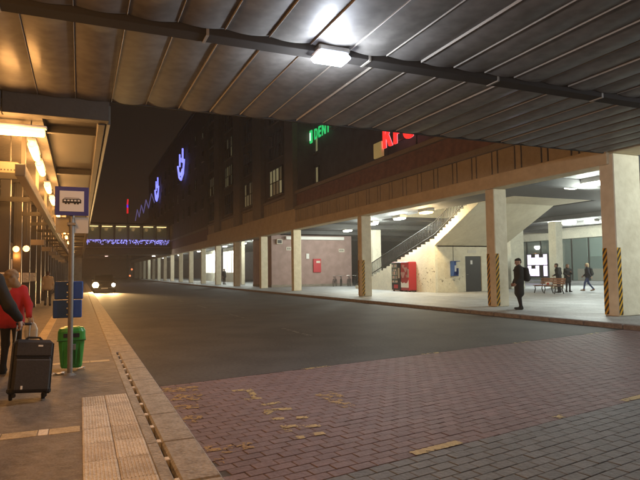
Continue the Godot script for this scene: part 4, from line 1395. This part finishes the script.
func bicycle(at: Vector3, turn: float, label: String) -> void:
	var b := thing("bicycle", label, "bicycle", at, turn, "bicycles at the brick wall")
	for x in [-0.52, 0.52]:
		var st := nst()
		var pts := []
		for k in 19:
			var a := TAU * k / 18
			pts.append(Vector3(x + cos(a) * 0.33, 0.35 + sin(a) * 0.33, 0))
		tube(st, pts, 0.02, 6, false)
		for k in 6:
			var a := PI * k / 6
			tube(st, [Vector3(x + cos(a) * 0.33, 0.35 + sin(a) * 0.33, 0), Vector3(x - cos(a) * 0.33, 0.35 - sin(a) * 0.33, 0)], 0.004, 4)
		obj("wheel", st, M.rubber, b)
	var f := nst()
	var bbk := Vector3(-0.08, 0.30, 0)
	var seat := Vector3(-0.22, 0.82, 0)
	var head := Vector3(0.36, 0.84, 0)
	for e in [[bbk, seat], [bbk, head], [seat * Vector3(0.95, 0.95, 1), head], [bbk, Vector3(-0.52, 0.35, 0)], [seat, Vector3(-0.52, 0.35, 0)], [head + Vector3(-0.02, 0.1, 0), Vector3(0.52, 0.35, 0)]]:
		tube(f, e, 0.017, 6)
	obj("frame", f, M.dark_metal, b)
	f = nst()
	tube(f, [head + Vector3(-0.06, 0.17, -0.28), head + Vector3(0, 0.16, -0.1), head + Vector3(-0.02, 0.1, 0), head + Vector3(0, 0.16, 0.1), head + Vector3(-0.06, 0.17, 0.28)], 0.014, 6)
	obj("handlebar", f, M.steel, b)
	f = nst()
	bx(f, seat + Vector3(-0.03, 0.07, 0), Vector3(0.25, 0.05, 0.14), 0.02)
	tube(f, [seat, seat + Vector3(-0.01, 0.06, 0)], 0.014, 6)
	obj("saddle", f, M.black, b)

func letters(text: String, size: float, depth: float, m: Material, parent: Node, at: Vector3, called: String) -> void:
	var t := TextMesh.new()
	var f := SystemFont.new()
	f.font_names = PackedStringArray(["Droid Sans"])
	f.font_weight = 700
	t.font = f
	t.text = text
	t.font_size = 64
	t.pixel_size = size / 64.0 / 0.72
	t.depth = depth
	var o := inst(called, t, m, parent)
	o.position = at
	o.rotation.y = -PI / 2

func build_signs() -> void:
	# red lettered sign on the set back wall; letters are separate boxes of light
	var s := thing("red_letter_sign", "glowing red letters reading KFC above the brick band", "sign", Vector3(15.20, 8.82, -24.75))
	var red := glow(Color(1.0, 0.035, 0.10), 1.5)
	var rim := glow(Color(1.0, 0.62, 0.66), 1.1)
	var z := -1.05
	for ch in "KFC":
		letters(ch, 1.24, 0.06, rim, s, Vector3(0.07, 0.02, z - 0.05), "letter_rim")
		letters(ch, 1.24, 0.08, red, s, Vector3(0.0, 0.0, z), "letter")
		z += 1.05
	for y in [-0.42, 0.42]:
		bb("mounting_rail", Vector3(0.14, y - 0.04, -1.8), Vector3(0.22, y + 0.04, 1.8), M.dark_metal, s)
	for zz2 in [-1.4, 1.4]:
		bb("support", Vector3(0.221, -1.31, zz2 - 0.04), Vector3(0.30, 0.5, zz2 + 0.04), M.dark_metal, s)
	omni(s, Vector3(-0.35, 0, 0), Color(1.0, 0.08, 0.14), 0.12, 0.5, 15)
	var p := bb("sign_panel", Vector3(15.10, 7.82, -27.15), Vector3(15.30, 8.68, -26.25), glow(Color(0.75, 0.66, 0.38), 0.28), null, 0.03)
	tag(p, "small pale yellow lit panel left of the red letters", "sign")
	box("panel_frame", Vector3(0.05, 0, 0), Vector3(0.10, 0.90, 0.88), M.dark_metal, p)
	# green lettered sign
	s = thing("green_letter_sign", "glowing green letters reading DENT high on the dark wall", "sign", Vector3(15.82, 11.65, -36.35))
	var green := glow(Color(0.05, 0.95, 0.50), 0.65)
	letters("DENT", 0.80, 0.03, green, s, Vector3(0, 0.0, 0.35), "letters")
	var st := nst()
	bx(st, Vector3(0, 0, -1.62), Vector3(0.12, 1.0, 0.42), 0.05)
	obj("icon_box", st, green, s)
	bb("icon_mark", Vector3(-0.075, -0.3, -1.74), Vector3(-0.062, 0.3, -1.56), glow(Color(0.85, 1.0, 0.9), 1.3), s, 0.005)
	bb("mounting_rail", Vector3(0.10, -0.1, -1.7), Vector3(0.278, 0.0, 2.6), M.dark_metal, s)
	omni(s, Vector3(-0.3, 0, 0), Color(0.1, 1.0, 0.55), 0.03, 0.4, 15)
	# blue winter ornaments on the far facade
	var blue := glow(Color(0.50, 0.52, 1.0), 1.8)
	var lab := ["large blue star ornament of lights nearest on the dark facade", "smaller blue star ornament of lights farther along the facade"]
	for i in 2:
		var o := thing("light_ornament", lab[i], "lights", Vector3(14.15, 18.1 if i == 0 else 18.4, [-86.5, -116.0][i]))
		for q in [[[Vector2(-1.3, 0.4), Vector2(-0.7, -1.6), Vector2(0.0, -2.2), Vector2(0.9, -1.5), Vector2(1.3, 0.5)], 0.15], [[Vector2(-0.6, -0.9), Vector2(0.05, -1.5), Vector2(0.7, -0.8)], 0.15], [[Vector2(-0.5, 2.0), Vector2(-0.45, 0.0)], 0.12], [[Vector2(0.7, 2.4), Vector2(0.75, 0.2)], 0.13], [[Vector2(0.1, 1.2), Vector2(0.12, 0.5)], 0.07]]:
			st = nst()
			var pts := []
			for v in q[0]:
				pts.append(Vector3(0, v.y, v.x * 2.2))
			tube(st, pts, q[1], 6)
			obj("light_tube", st, blue, o)
		bb("bracket", Vector3(0.1, -0.1, -0.1), Vector3(0.5, 0.1, 0.1), M.dark_metal, o)
		omni(o, Vector3(-0.5, 0, 0), Color(0.45, 0.48, 1.0), 0.3, 0.6, 15)
	st = nst()
	var zz := []
	for i in 9:
		zz.append(Vector3(14.3, 17.4 + (1.7 if i % 2 else -0.9), -121.0 - i * 5.5))
	tube(st, zz, 0.11, 5)
	var g := obj("light_string", st, glow(Color(0.55, 0.52, 0.85), 0.35))
	tag(g, "zigzag string of dim violet lights along the far facade", "lights")
	var ns := thing("neon_sign", "thin red and violet neon sign on a far mast", "sign", Vector3(14.0, 0, -190))
	bb("mast", Vector3(-0.12, 0.12, -0.12), Vector3(0.12, 21.1, 0.12), M.dark_metal, ns)
	st = nst()
	tube(st, [Vector3(0, 21.1, 0), Vector3(0, 23.0, 0)], 0.26, 6)
	tube(st, [Vector3(0, 24.0, -0.6), Vector3(0, 25.6, 0.8)], 0.26, 6)
	obj("red_tube", st, glow(Color(1.0, 0.08, 0.16), 1.0), ns)
	st = nst()
	tube(st, [Vector3(0, 23.0, 0), Vector3(0, 24.0, -0.6)], 0.26, 6)
	obj("violet_tube", st, glow(Color(0.35, 0.15, 1.0), 1.2), ns)
	# lamps under the footbridge and signal lamps beyond
	for q in [[11.6, "white street lamp hanging under the footbridge on the right"], [4.0, "dim street lamp hanging under the footbridge on the left"]]:
		var t := thing("street_lamp", q[1], "lamp", Vector3(q[0], 4.68, -98.9))
		bb("housing", Vector3(-0.3, -0.12, -0.2), Vector3(0.3, 0.0, 0.2), M.dark_metal, t, 0.02)
		bb("lamp_glass", Vector3(-0.24, -0.24, -0.16), Vector3(0.24, -0.122, 0.16), M.lamp_white if q[0] > 5 else glow(Color(1, 0.75, 0.7), 1.0), t, 0.03)
		omni(t, Vector3(0, -0.4, 0), Color(1, 0.95, 0.9), 5.0 if q[0] > 5 else 1.0, 0.3, 40)
	var tl := thing("traffic_light", "distant traffic light post with two amber lamps", "traffic light", Vector3(8.2, 0, -105))
	bb("post", Vector3(-0.06, 0, -0.06), Vector3(0.06, 3.2, 0.06), M.dark_metal, tl)
	bb("head", Vector3(-0.2, 0.9, 0.062), Vector3(0.5, 2.6, 0.25), M.black, tl)
	for q in [Vector3(0.0, 1.15, 0.27), Vector3(0.32, 2.3, 0.27)]:
		st = nst()
		lathe(st, [Vector2(0.0, 0.06), Vector2(0.12, 0.04), Vector2(0.16, 0.0)], 12, q, Basis(Vector3.RIGHT, PI / 2))
		obj("signal_lamp", st, glow(Color(1.0, 0.45, 0.10), 1.5), tl)

func build_platform_objects() -> void:
	# stop sign post
	var s := thing("stop_sign_post", "grey stop sign post with a blue bordered plate and timetables", "sign", Vector3(-0.12, 0.12, -8.85))
	var st := nst()
	tube(st, [Vector3(0, 0, 0), Vector3(0, 2.72, 0)], 0.036, 14)
	obj("pole", st, M.pole, s)
	st = nst()
	lathe(st, [Vector2(0.0, 0.035), Vector2(0.05, 0.03), Vector2(0.085, 0.0)], 16)
	obj("base_collar", st, M.pole, s)
	var pl := bb("plate", Vector3(-0.225, 2.30, 0.04), Vector3(0.225, 2.72, 0.055), M.deep_blue, s, 0.004)
	box("white_field", Vector3(0, 0, 0.0095), Vector3(0.325, 0.30, 0.004), M.white, pl)
	# tram pictogram
	st = nst()
	prism(st, [Vector2(-0.125, -0.028), Vector2(0.125, -0.028), Vector2(0.125, 0.018), Vector2(0.11, 0.034), Vector2(-0.11, 0.034), Vector2(-0.125, 0.018)], 0, 1, 2, 0.012, 0.0135)
	for x in [-0.08, 0.08, -0.04, 0.04]:
		bx(st, Vector3(x, -0.036, 0.01275), Vector3(0.024, 0.018, 0.0015))
	bx(st, Vector3(0, 0.046, 0.01275), Vector3(0.20, 0.006, 0.0015))
	obj("pictogram", st, M.black, pl)
	st = nst()
	for k in 5:
		bx(st, Vector3(-0.092 + k * 0.046, 0.009, 0.0145), Vector3(0.030, 0.022, 0.001))
	obj("pictogram_windows", st, M.white, pl)
	bb("name_plate", Vector3(-0.215, 2.05, -0.055), Vector3(0.225, 2.285, -0.043), M.offwhite, s, 0.003)
	for y in [2.18, 2.50]:
		bb("clamp", Vector3(-0.06, y - 0.02, -0.042), Vector3(0.06, y + 0.02, 0.0395), M.pole, s, 0.006)
	bb("timetable_box", Vector3(-0.215, 1.085, -0.14), Vector3(0.165, 1.345, -0.045), M.blue, s, 0.012)
	bb("timetable_box", Vector3(-0.235, 0.815, -0.135), Vector3(0.150, 1.075, -0.045), M.blue, s, 0.012)
	for y in [1.30, 1.18, 1.12, 1.04, 0.95, 0.86]:
		var b := nst()
		lathe(b, [Vector2(0.0, 0.012), Vector2(0.012, 0.009), Vector2(0.016, 0.0)], 8, Vector3(-0.045, y, -0.044), Basis(Vector3.RIGHT, PI / 2))
		obj("bolt", b, M.steel, s)
	# litter bin
	var b := thing("litter_bin", "green plastic litter bin hung behind the stop sign post", "bin", Vector3(-0.105, 0.12, -9.20))
	st = nst()
	var rings := [[0.06, 0.135, 0.11], [0.09, 0.150, 0.125], [0.46, 0.182, 0.15], [0.47, 0.192, 0.158], [0.50, 0.192, 0.158], [0.60, 0.190, 0.155], [0.645, 0.165, 0.13], [0.665, 0.10, 0.08]]
	ring_body(st, rings, 0.045)
	obj("body", st, M.green, b)
	bb("opening", Vector3(-0.11, 0.515, 0.157), Vector3(0.11, 0.575, 0.162), M.black, b, 0.002)
	bb("bracket", Vector3(-0.03, 0.35, 0.15), Vector3(0.06, 0.42, 0.29), M.pole, b)
	bb("rim", Vector3(-0.198, 0.465, -0.165), Vector3(0.198, 0.482, 0.165), M.dark_green, b, 0.006)
	for x in [-0.12, -0.06, 0.0, 0.06, 0.12]:
		bb("rib", Vector3(x - 0.006, 0.12, 0.128), Vector3(x + 0.006, 0.44, 0.151), M.green, b, 0.003)
	# crumpled papers
	for q in [[-0.27, -8.95, 0.16, "crumpled white paper lying left of the sign post foot"], [0.02, -9.3, 0.12, "crumpled white paper lying right of the green bin"]]:
		st = nst()
		var g := []
		for i in 5:
			var row := []
			for j in 5:
				row.append(Vector3((i / 4.0 - 0.5) * q[2] + rng.randf_range(-0.01, 0.01), 0.005 + rng.randf_range(0, 0.03), (j / 4.0 - 0.5) * q[2] * 0.8 + rng.randf_range(-0.01, 0.01)))
			g.append(row)
		for i in 4:
			for j in 4:
				var n: Vector3 = (g[i + 1][j] - g[i][j]).cross(g[i][j + 1] - g[i][j])
				if n.y < 0: n = -n
				tri(st, g[i][j], g[i + 1][j], g[i + 1][j + 1], n.normalized())
				tri(st, g[i][j], g[i + 1][j + 1], g[i][j + 1], n.normalized())
		var o := obj("paper_litter", st, M.white)
		o.position = Vector3(q[0], 0.122, q[1])
		tag(o, q[3], "litter")
	build_suitcase()
	# boards and signs along the platform
	for i in 5:
		var z := -14.2 - i * 3.4
		var t := thing("timetable_board", "white timetable sheet on the %s dark platform post" % ORD[i], "notice", Vector3(-1.93, 1.25, z + 0.13), 0.0, "timetables on the platform posts")
		bb("backing", Vector3(-0.14, 0, -0.015), Vector3(0.14, 0.42, 0.015), M.dark_metal, t, 0.006)
		bb("sheet", Vector3(-0.11, 0.03, 0.0165), Vector3(0.11, 0.39, 0.019), M.offwhite, t)
		for k in 6:
			bb("print_line", Vector3(-0.09, 0.06 + k * 0.055, 0.0195), Vector3(0.09 - 0.03 * (k % 3), 0.075 + k * 0.055, 0.0205), M.dark_metal, t)
	var lb := thing("light_box_sign", "cream hanging sign box with a dotted line over the platform", "sign", Vector3(-1.62, 3.58, -13.1))
	bb("box", Vector3(-0.62, 0, -0.10), Vector3(0.42, 0.34, 0.10), plain(Color(0.20, 0.165, 0.11), 0.6), lb, 0.02)
	for k in 16:
		bb("dot", Vector3(-0.57 + k * 0.06, 0.15, 0.1005), Vector3(-0.54 + k * 0.06, 0.18, 0.104), M.dark_metal, lb)
	for x in [-0.4, 0.25]:
		bb("hanger", Vector3(x, 0.34, -0.01), Vector3(x + 0.02, 1.055, 0.01), M.dark_metal, lb)
	lb = thing("hanging_sign", "small square cream stand plate hanging at the platform edge left", "sign", Vector3(-1.62, 2.62, -12.6))
	bb("plate", Vector3(-0.30, 0, -0.02), Vector3(0.12, 0.46, 0.02), plain(Color(0.24, 0.19, 0.13), 0.6), lb, 0.008)
	for x in [-0.25, 0.06]:
		bb("hanger", Vector3(x, 0.46, -0.01), Vector3(x + 0.018, 2.01, 0.01), M.dark_metal, lb)
	for k in 2:
		bb("numeral", Vector3(-0.16 + k * 0.1, 0.14, 0.0205), Vector3(-0.12 + k * 0.1, 0.30, 0.023), M.dark_metal, lb)
	for i in 4:
		var q = [[-1.72, 2.66, -12.4], [-1.95, 2.42, -20.8], [-1.62, 2.42, -20.4], [-2.6, 2.6, -17.0]][i]
		var t := thing("globe_lamp", ["warm globe lamp at the left edge beside the square plate", "left of the two warm globes between the posts", "right of the two warm globes between the posts", "warm globe lamp far inside behind the posts"][i], "lamp", Vector3(q[0], q[1], q[2]))
		st = nst()
		var prof := []
		for k in 9:
			var a := -PI / 2 + PI * k / 8
			prof.append(Vector2(cos(a) * 0.10, sin(a) * 0.10))
		lathe(st, prof, 14)
		obj("globe", st, M.globe, t)
		bb("stem", Vector3(-0.012, 0.09, -0.012), Vector3(0.012, 4.638 - q[1], 0.012), M.dark_metal, t)
		omni(t, Vector3(0, -0.22, 0), Color(1, 0.62, 0.28), 0.8, 0.12, 20)
	for i in 7:
		var z := -25.0 - i * 6.5
		var t := thing("hanging_sign", "%s small tan stand sign hanging beyond the square plate" % ORD[i], "sign", Vector3(-1.62, 2.75, z), 0.0, "stand signs along the platform")
		bb("box", Vector3(-0.28, 0, -0.05), Vector3(0.28, 0.22, 0.05), plain(Color(0.22, 0.17, 0.11), 0.6), t, 0.01)
		for x in [-0.3, 0.28]:
			bb("hanger", Vector3(x * 0.8, 0.22, -0.01), Vector3(x * 0.8 + 0.018, 1.885, 0.01), M.dark_metal, t)

# rounded rectangular body from rings [y, half width, half depth]
func ring_body(st: SurfaceTool, rings: Array, rad: float) -> void:
	var all := []
	for r in rings:
		var pts := []
		for k in 24:
			var a := TAU * k / 24
			var c := Vector2(cos(a), sin(a))
			var e := 0.42
			pts.append(Vector3(signf(c.x) * pow(absf(c.x), e) * r[1], r[0], signf(c.y) * pow(absf(c.y), e) * r[2]))
		all.append(pts)
	for i in all.size() - 1:
		for k in 24:
			var k2 := (k + 1) % 24
			var p := [all[i][k], all[i][k2], all[i + 1][k2], all[i + 1][k]]
			var n: Vector3 = (p[1] - p[0]).cross(p[3] - p[0])
			if n.dot(Vector3(p[0].x, 0, p[0].z)) < 0: n = -n
			quad(st, p[0], p[1], p[2], p[3], n.normalized())
	for e in [0, all.size() - 1]:
		for k in range(1, 23):
			tri(st, all[e][0], all[e][k], all[e][k + 1], Vector3.DOWN if e == 0 else Vector3.UP)

func build_suitcase() -> void:
	var s := thing("suitcase", "large black fabric suitcase on wheels leaning on its handle", "suitcase", Vector3(-0.53, 0.12, -7.25), deg_to_rad(12))
	var tilt := Basis(Vector3.FORWARD, 0.10) * Basis(Vector3.RIGHT, -0.16)
	var o := Vector3(0.0, 0.075, 0.0)
	var mk := func(called: String, c: Vector3, sz: Vector3, m: Material, bev: float) -> MeshInstance3D:
		return box(called, o + tilt * c, sz, m, s, bev, tilt)
	mk.call("shell", Vector3(0, 0.32, 0), Vector3(0.42, 0.60, 0.22), M.suitcase, 0.045)
	mk.call("front_pocket", Vector3(0, 0.22, 0.125), Vector3(0.38, 0.36, 0.045), M.suitcase, 0.02)
	mk.call("top_flap", Vector3(0, 0.51, 0.118), Vector3(0.38, 0.17, 0.03), M.suitcase, 0.014)
	mk.call("zip", Vector3(0, 0.415, 0.131), Vector3(0.36, 0.008, 0.012), M.black, 0.002)
	for x in [-1.0, 1.0]:
		mk.call("piping", Vector3(x * 0.206, 0.32, 0.085), Vector3(0.012, 0.52, 0.012), M.rubber, 0.005)
		mk.call("corner_guard", Vector3(x * 0.18, 0.045, 0.0), Vector3(0.075, 0.07, 0.225), M.rubber, 0.02)
		var w := nst()
		var c := o + tilt * Vector3(x * 0.17, -0.02, -0.08)
		lathe(w, [Vector2(0.0, 0.018), Vector2(0.034, 0.018), Vector2(0.042, 0.010), Vector2(0.042, -0.010), Vector2(0.034, -0.018), Vector2(0.0, -0.018)], 14, c, Basis(Vector3.FORWARD, PI / 2))
		obj("wheel", w, M.rubber, s)
		mk.call("foot", Vector3(x * 0.16, -0.005, 0.08), Vector3(0.04, 0.045, 0.04), M.rubber, 0.01)
		var hst := nst()
		tube(hst, [o + tilt * Vector3(x * 0.07 - 0.11, 0.60, -0.08), o + tilt * Vector3(x * 0.065 - 0.11, 0.80, -0.08)], 0.008, 8)
		obj("handle_rod", hst, M.steel, s)
	mk.call("handle_grip", Vector3(-0.11, 0.81, -0.08), Vector3(0.17, 0.03, 0.035), M.black, 0.012)
	mk.call("badge", Vector3(0.06, 0.545, 0.134), Vector3(0.05, 0.018, 0.004), M.white, 0.001)
	mk.call("tag_clip", Vector3(-0.10, 0.08, 0.15), Vector3(0.022, 0.04, 0.006), M.white, 0.002)
	var g := nst()
	tube(g, [o + tilt * Vector3(-0.09, 0.612, 0.02), o + tilt * Vector3(-0.06, 0.645, 0.02), o + tilt * Vector3(0.06, 0.645, 0.02), o + tilt * Vector3(0.09, 0.612, 0.02)], 0.013, 8)
	obj("carry_handle", g, M.rubber, s)

func build_car() -> void:
	var c := thing("approaching_car", "car driving towards the stop with bright headlights on", "car", Vector3(1.86, 0, -49.0))
	var body := plain(Color(0.012, 0.012, 0.014), 0.35)
	# side profile extruded across, nose towards +z
	var st := nst()
	prism(st, [Vector2(0.0, 0.28), Vector2(0.05, 0.55), Vector2(-0.05, 0.78), Vector2(-1.0, 0.95), Vector2(-4.1, 1.0), Vector2(-4.25, 0.75), Vector2(-4.25, 0.3)], 2, 1, 0, -0.86, 0.86)
	obj("body", st, body, c)
	st = nst()
	prism(st, [Vector2(-1.0, 0.952), Vector2(-1.75, 1.42), Vector2(-3.3, 1.45), Vector2(-4.0, 1.002)], 2, 1, 0, -0.72, 0.72)
	obj("cabin", st, M.dark_glass, c)
	bb("roof", Vector3(-0.70, 1.451, -3.25), Vector3(0.70, 1.48, -1.8), body, c, 0.01)
	bb("bumper", Vector3(-0.84, 0.25, 0.051), Vector3(0.84, 0.45, 0.12), M.black, c, 0.03)
	bb("number_plate", Vector3(-0.26, 0.32, 0.121), Vector3(0.26, 0.43, 0.13), M.offwhite, c)
	bb("windscreen_frame", Vector3(-0.73, 0.94, -1.02), Vector3(0.73, 0.97, -0.97), body, c)
	for x in [-0.88, 0.88]:
		for z in [-0.85, -3.4]:
			st = nst()
			lathe(st, [Vector2(0.0, 0.1), Vector2(0.26, 0.1), Vector2(0.32, 0.06), Vector2(0.32, -0.06), Vector2(0.26, -0.1), Vector2(0.0, -0.1)], 18, Vector3(x * 0.95, 0.32, z), Basis(Vector3.FORWARD, PI / 2))
			obj("wheel", st, M.rubber, c)
		bb("mirror", Vector3(x * 1.02 - 0.08, 0.98, -1.35), Vector3(x * 1.02 + 0.08, 1.1, -1.25), body, c, 0.02)
		st = nst()
		var bright: bool = x < 0
		var q := Vector3(x * 0.78, 0.64, 0.055)
		var r := 0.24 if bright else 0.14
		lathe(st, [Vector2(0.0, 0.05), Vector2(r * 0.7, 0.035), Vector2(r, 0.0)], 18, q, Basis(Vector3.RIGHT, PI / 2))
		obj("headlight", st, glow(Color(1.0, 0.86, 0.62) if bright else Color(1, 0.95, 0.85), 40.0), c)
		var sl := SpotLight3D.new()
		sl.name = "light"
		sl.light_color = Color(1.0, 0.80, 0.52)
		sl.light_energy = 160.0 if bright else 70.0
		sl.spot_range = 60
		sl.spot_attenuation = 2.0
		sl.spot_angle = 26
		sl.light_size = 0.1
		sl.shadow_enabled = true
		c.add_child(sl, true)
		sl.position = q + Vector3(0, 0, 0.12)
		sl.rotation = Vector3(-0.10, PI, 0)

func build_people() -> void:
	var black := Color(0.010, 0.010, 0.011)
	# man at the arcade edge, facing down the street with a rucksack
	person("person", "man in a long black coat with a rucksack beside the column", Vector3(14.35, 0.12, -15.35), deg_to_rad(62), {
		"coat": Color(0.012, 0.012, 0.013), "leg": Color(0.010, 0.010, 0.012), "hair": Color(0.02, 0.016, 0.013), "style": "short", "hem": 0.38, "bulk": 1.24, "pack": Color(0.014, 0.014, 0.015), "nod": -0.25, "size": 1.03,
		"joints": {"eL": Vector3(-0.25, 1.14, -0.01), "wL": Vector3(-0.20, 0.93, -0.14), "eR": Vector3(0.25, 1.14, 0.0), "wR": Vector3(0.20, 0.92, -0.13), "aR": Vector3(0.11, 0.09, 0.07)}})
	# group by the bench
	person("person", "person in a black jacket standing right behind the bench end", Vector3(26.0, 0.12, -24.55), deg_to_rad(20), {
		"coat": black, "leg": Color(0.016, 0.016, 0.02), "hair": Color(0.05, 0.03, 0.02), "hem": 0.10, "bulk": 1.1, "size": 1.0,
		"joints": {"che": Vector3(-0.03, 1.29, -0.05), "neck": Vector3(-0.05, 1.47, -0.08), "head": Vector3(-0.06, 1.60, -0.11), "wL": Vector3(-0.16, 1.02, -0.22)}})
	person("person", "person in a dark coat between the bench and the walker", Vector3(27.1, 0.12, -24.9), deg_to_rad(160), {
		"coat": Color(0.014, 0.012, 0.013), "leg": Color(0.02, 0.02, 0.024), "hair": Color(0.16, 0.10, 0.06), "style": "long", "hem": 0.26, "bulk": 1.08, "size": 0.96,
		"joints": {"eL": Vector3(-0.25, 1.16, -0.05), "wL": Vector3(-0.1, 1.24, -0.22), "eR": Vector3(0.25, 1.15, -0.03), "wR": Vector3(0.15, 1.05, -0.22)}})
	person("person", "fair haired person in blue jeans walking past the shops", Vector3(29.2, 0.12, -25.3), deg_to_rad(55), {
		"coat": Color(0.022, 0.022, 0.028), "leg": Color(0.035, 0.05, 0.11), "shoe": Color(0.20, 0.11, 0.06), "hair": Color(0.45, 0.34, 0.20), "style": "long", "hem": 0.05, "bulk": 1.1, "size": 0.99, "pack": Color(0.02, 0.02, 0.022),
		"joints": {"kL": Vector3(-0.10, 0.51, -0.19), "aL": Vector3(-0.10, 0.11, -0.26), "kR": Vector3(0.10, 0.49, 0.07), "aR": Vector3(0.10, 0.13, 0.36), "wL": Vector3(-0.25, 0.93, 0.14), "wR": Vector3(0.25, 0.96, -0.16)},
		"toeR": Vector3(0.02, -0.05, -0.16)})
	# far figure in the arcade
	person("person", "dark silhouetted person standing between the distant columns", Vector3(15.9, 0.12, -65.8), deg_to_rad(-150), {
		"coat": Color(0.014, 0.012, 0.012), "leg": Color(0.012, 0.012, 0.014), "hair": Color(0.03, 0.02, 0.02), "hem": 0.16, "bulk": 1.1, "size": 1.05}, 0.03)
	# travellers on the platform
	person("person", "woman in a red jacket with beige hood walking beyond the suitcase", Vector3(-0.93, 0.12, -9.4), deg_to_rad(-14), {
		"coat": Color(0.42, 0.018, 0.022), "leg": Color(0.012, 0.012, 0.014), "hair": Color(0.27, 0.19, 0.115), "style": "hood", "hem": 0.06, "bulk": 1.14, "size": 0.86, "collar": Color(0.36, 0.26, 0.16),
		"joints": {"eR": Vector3(0.30, 1.16, 0.06), "wR": Vector3(0.34, 0.98, 0.16), "eL": Vector3(-0.26, 1.14, 0.02), "kL": Vector3(-0.10, 0.5, -0.05)}, "curl": 0.9, "fingR": Vector3(0.25, -0.9, 0.4)}, 0.016)
	person("person", "traveller in a dark coat at the left edge holding the suitcase handle", Vector3(-1.03, 0.12, -7.12), deg_to_rad(-8), {
		"coat": Color(0.014, 0.013, 0.013), "leg": Color(0.012, 0.012, 0.012), "hair": Color(0.04, 0.03, 0.02), "hem": 0.12, "bulk": 1.2, "size": 0.98,
		"joints": {"eR": Vector3(0.33, 1.12, 0.03), "wR": Vector3(0.40, 0.98, -0.07)}, "fingR": Vector3(0.25, -0.95, -0.2), "curl": 0.9, "glove": Color(0.42, 0.27, 0.20)}, 0.018)
	person("person", "man in a beige jacket walking away along the platform", Vector3(-1.36, 0.12, -28.6), deg_to_rad(0), {
		"coat": Color(0.38, 0.28, 0.17), "leg": Color(0.05, 0.045, 0.042), "hair": Color(0.05, 0.03, 0.02), "hem": 0.03, "bulk": 1.15, "size": 0.90,
		"joints": {"kR": Vector3(0.1, 0.5, -0.1), "aL": Vector3(-0.1, 0.12, 0.12), "aR": Vector3(0.1, 0.09, -0.1)}})
	# white carrier bag in the woman's hand side
	var st := nst()
	ring_body(st, [[0.0, 0.05, 0.03], [0.03, 0.085, 0.05], [0.14, 0.09, 0.055], [0.22, 0.06, 0.035], [0.25, 0.03, 0.02]], 0.02)
	tube(st, [Vector3(-0.03, 0.24, 0), Vector3(-0.015, 0.33, 0), Vector3(0.015, 0.33, 0), Vector3(0.03, 0.24, 0)], 0.006, 6)
	var bag := obj("carrier_bag", st, M.offwhite)
	bag.position = Vector3(-0.655, 0.62, -9.28)
	tag(bag, "small pale bag hanging from the red jacketed woman's hand", "bag")
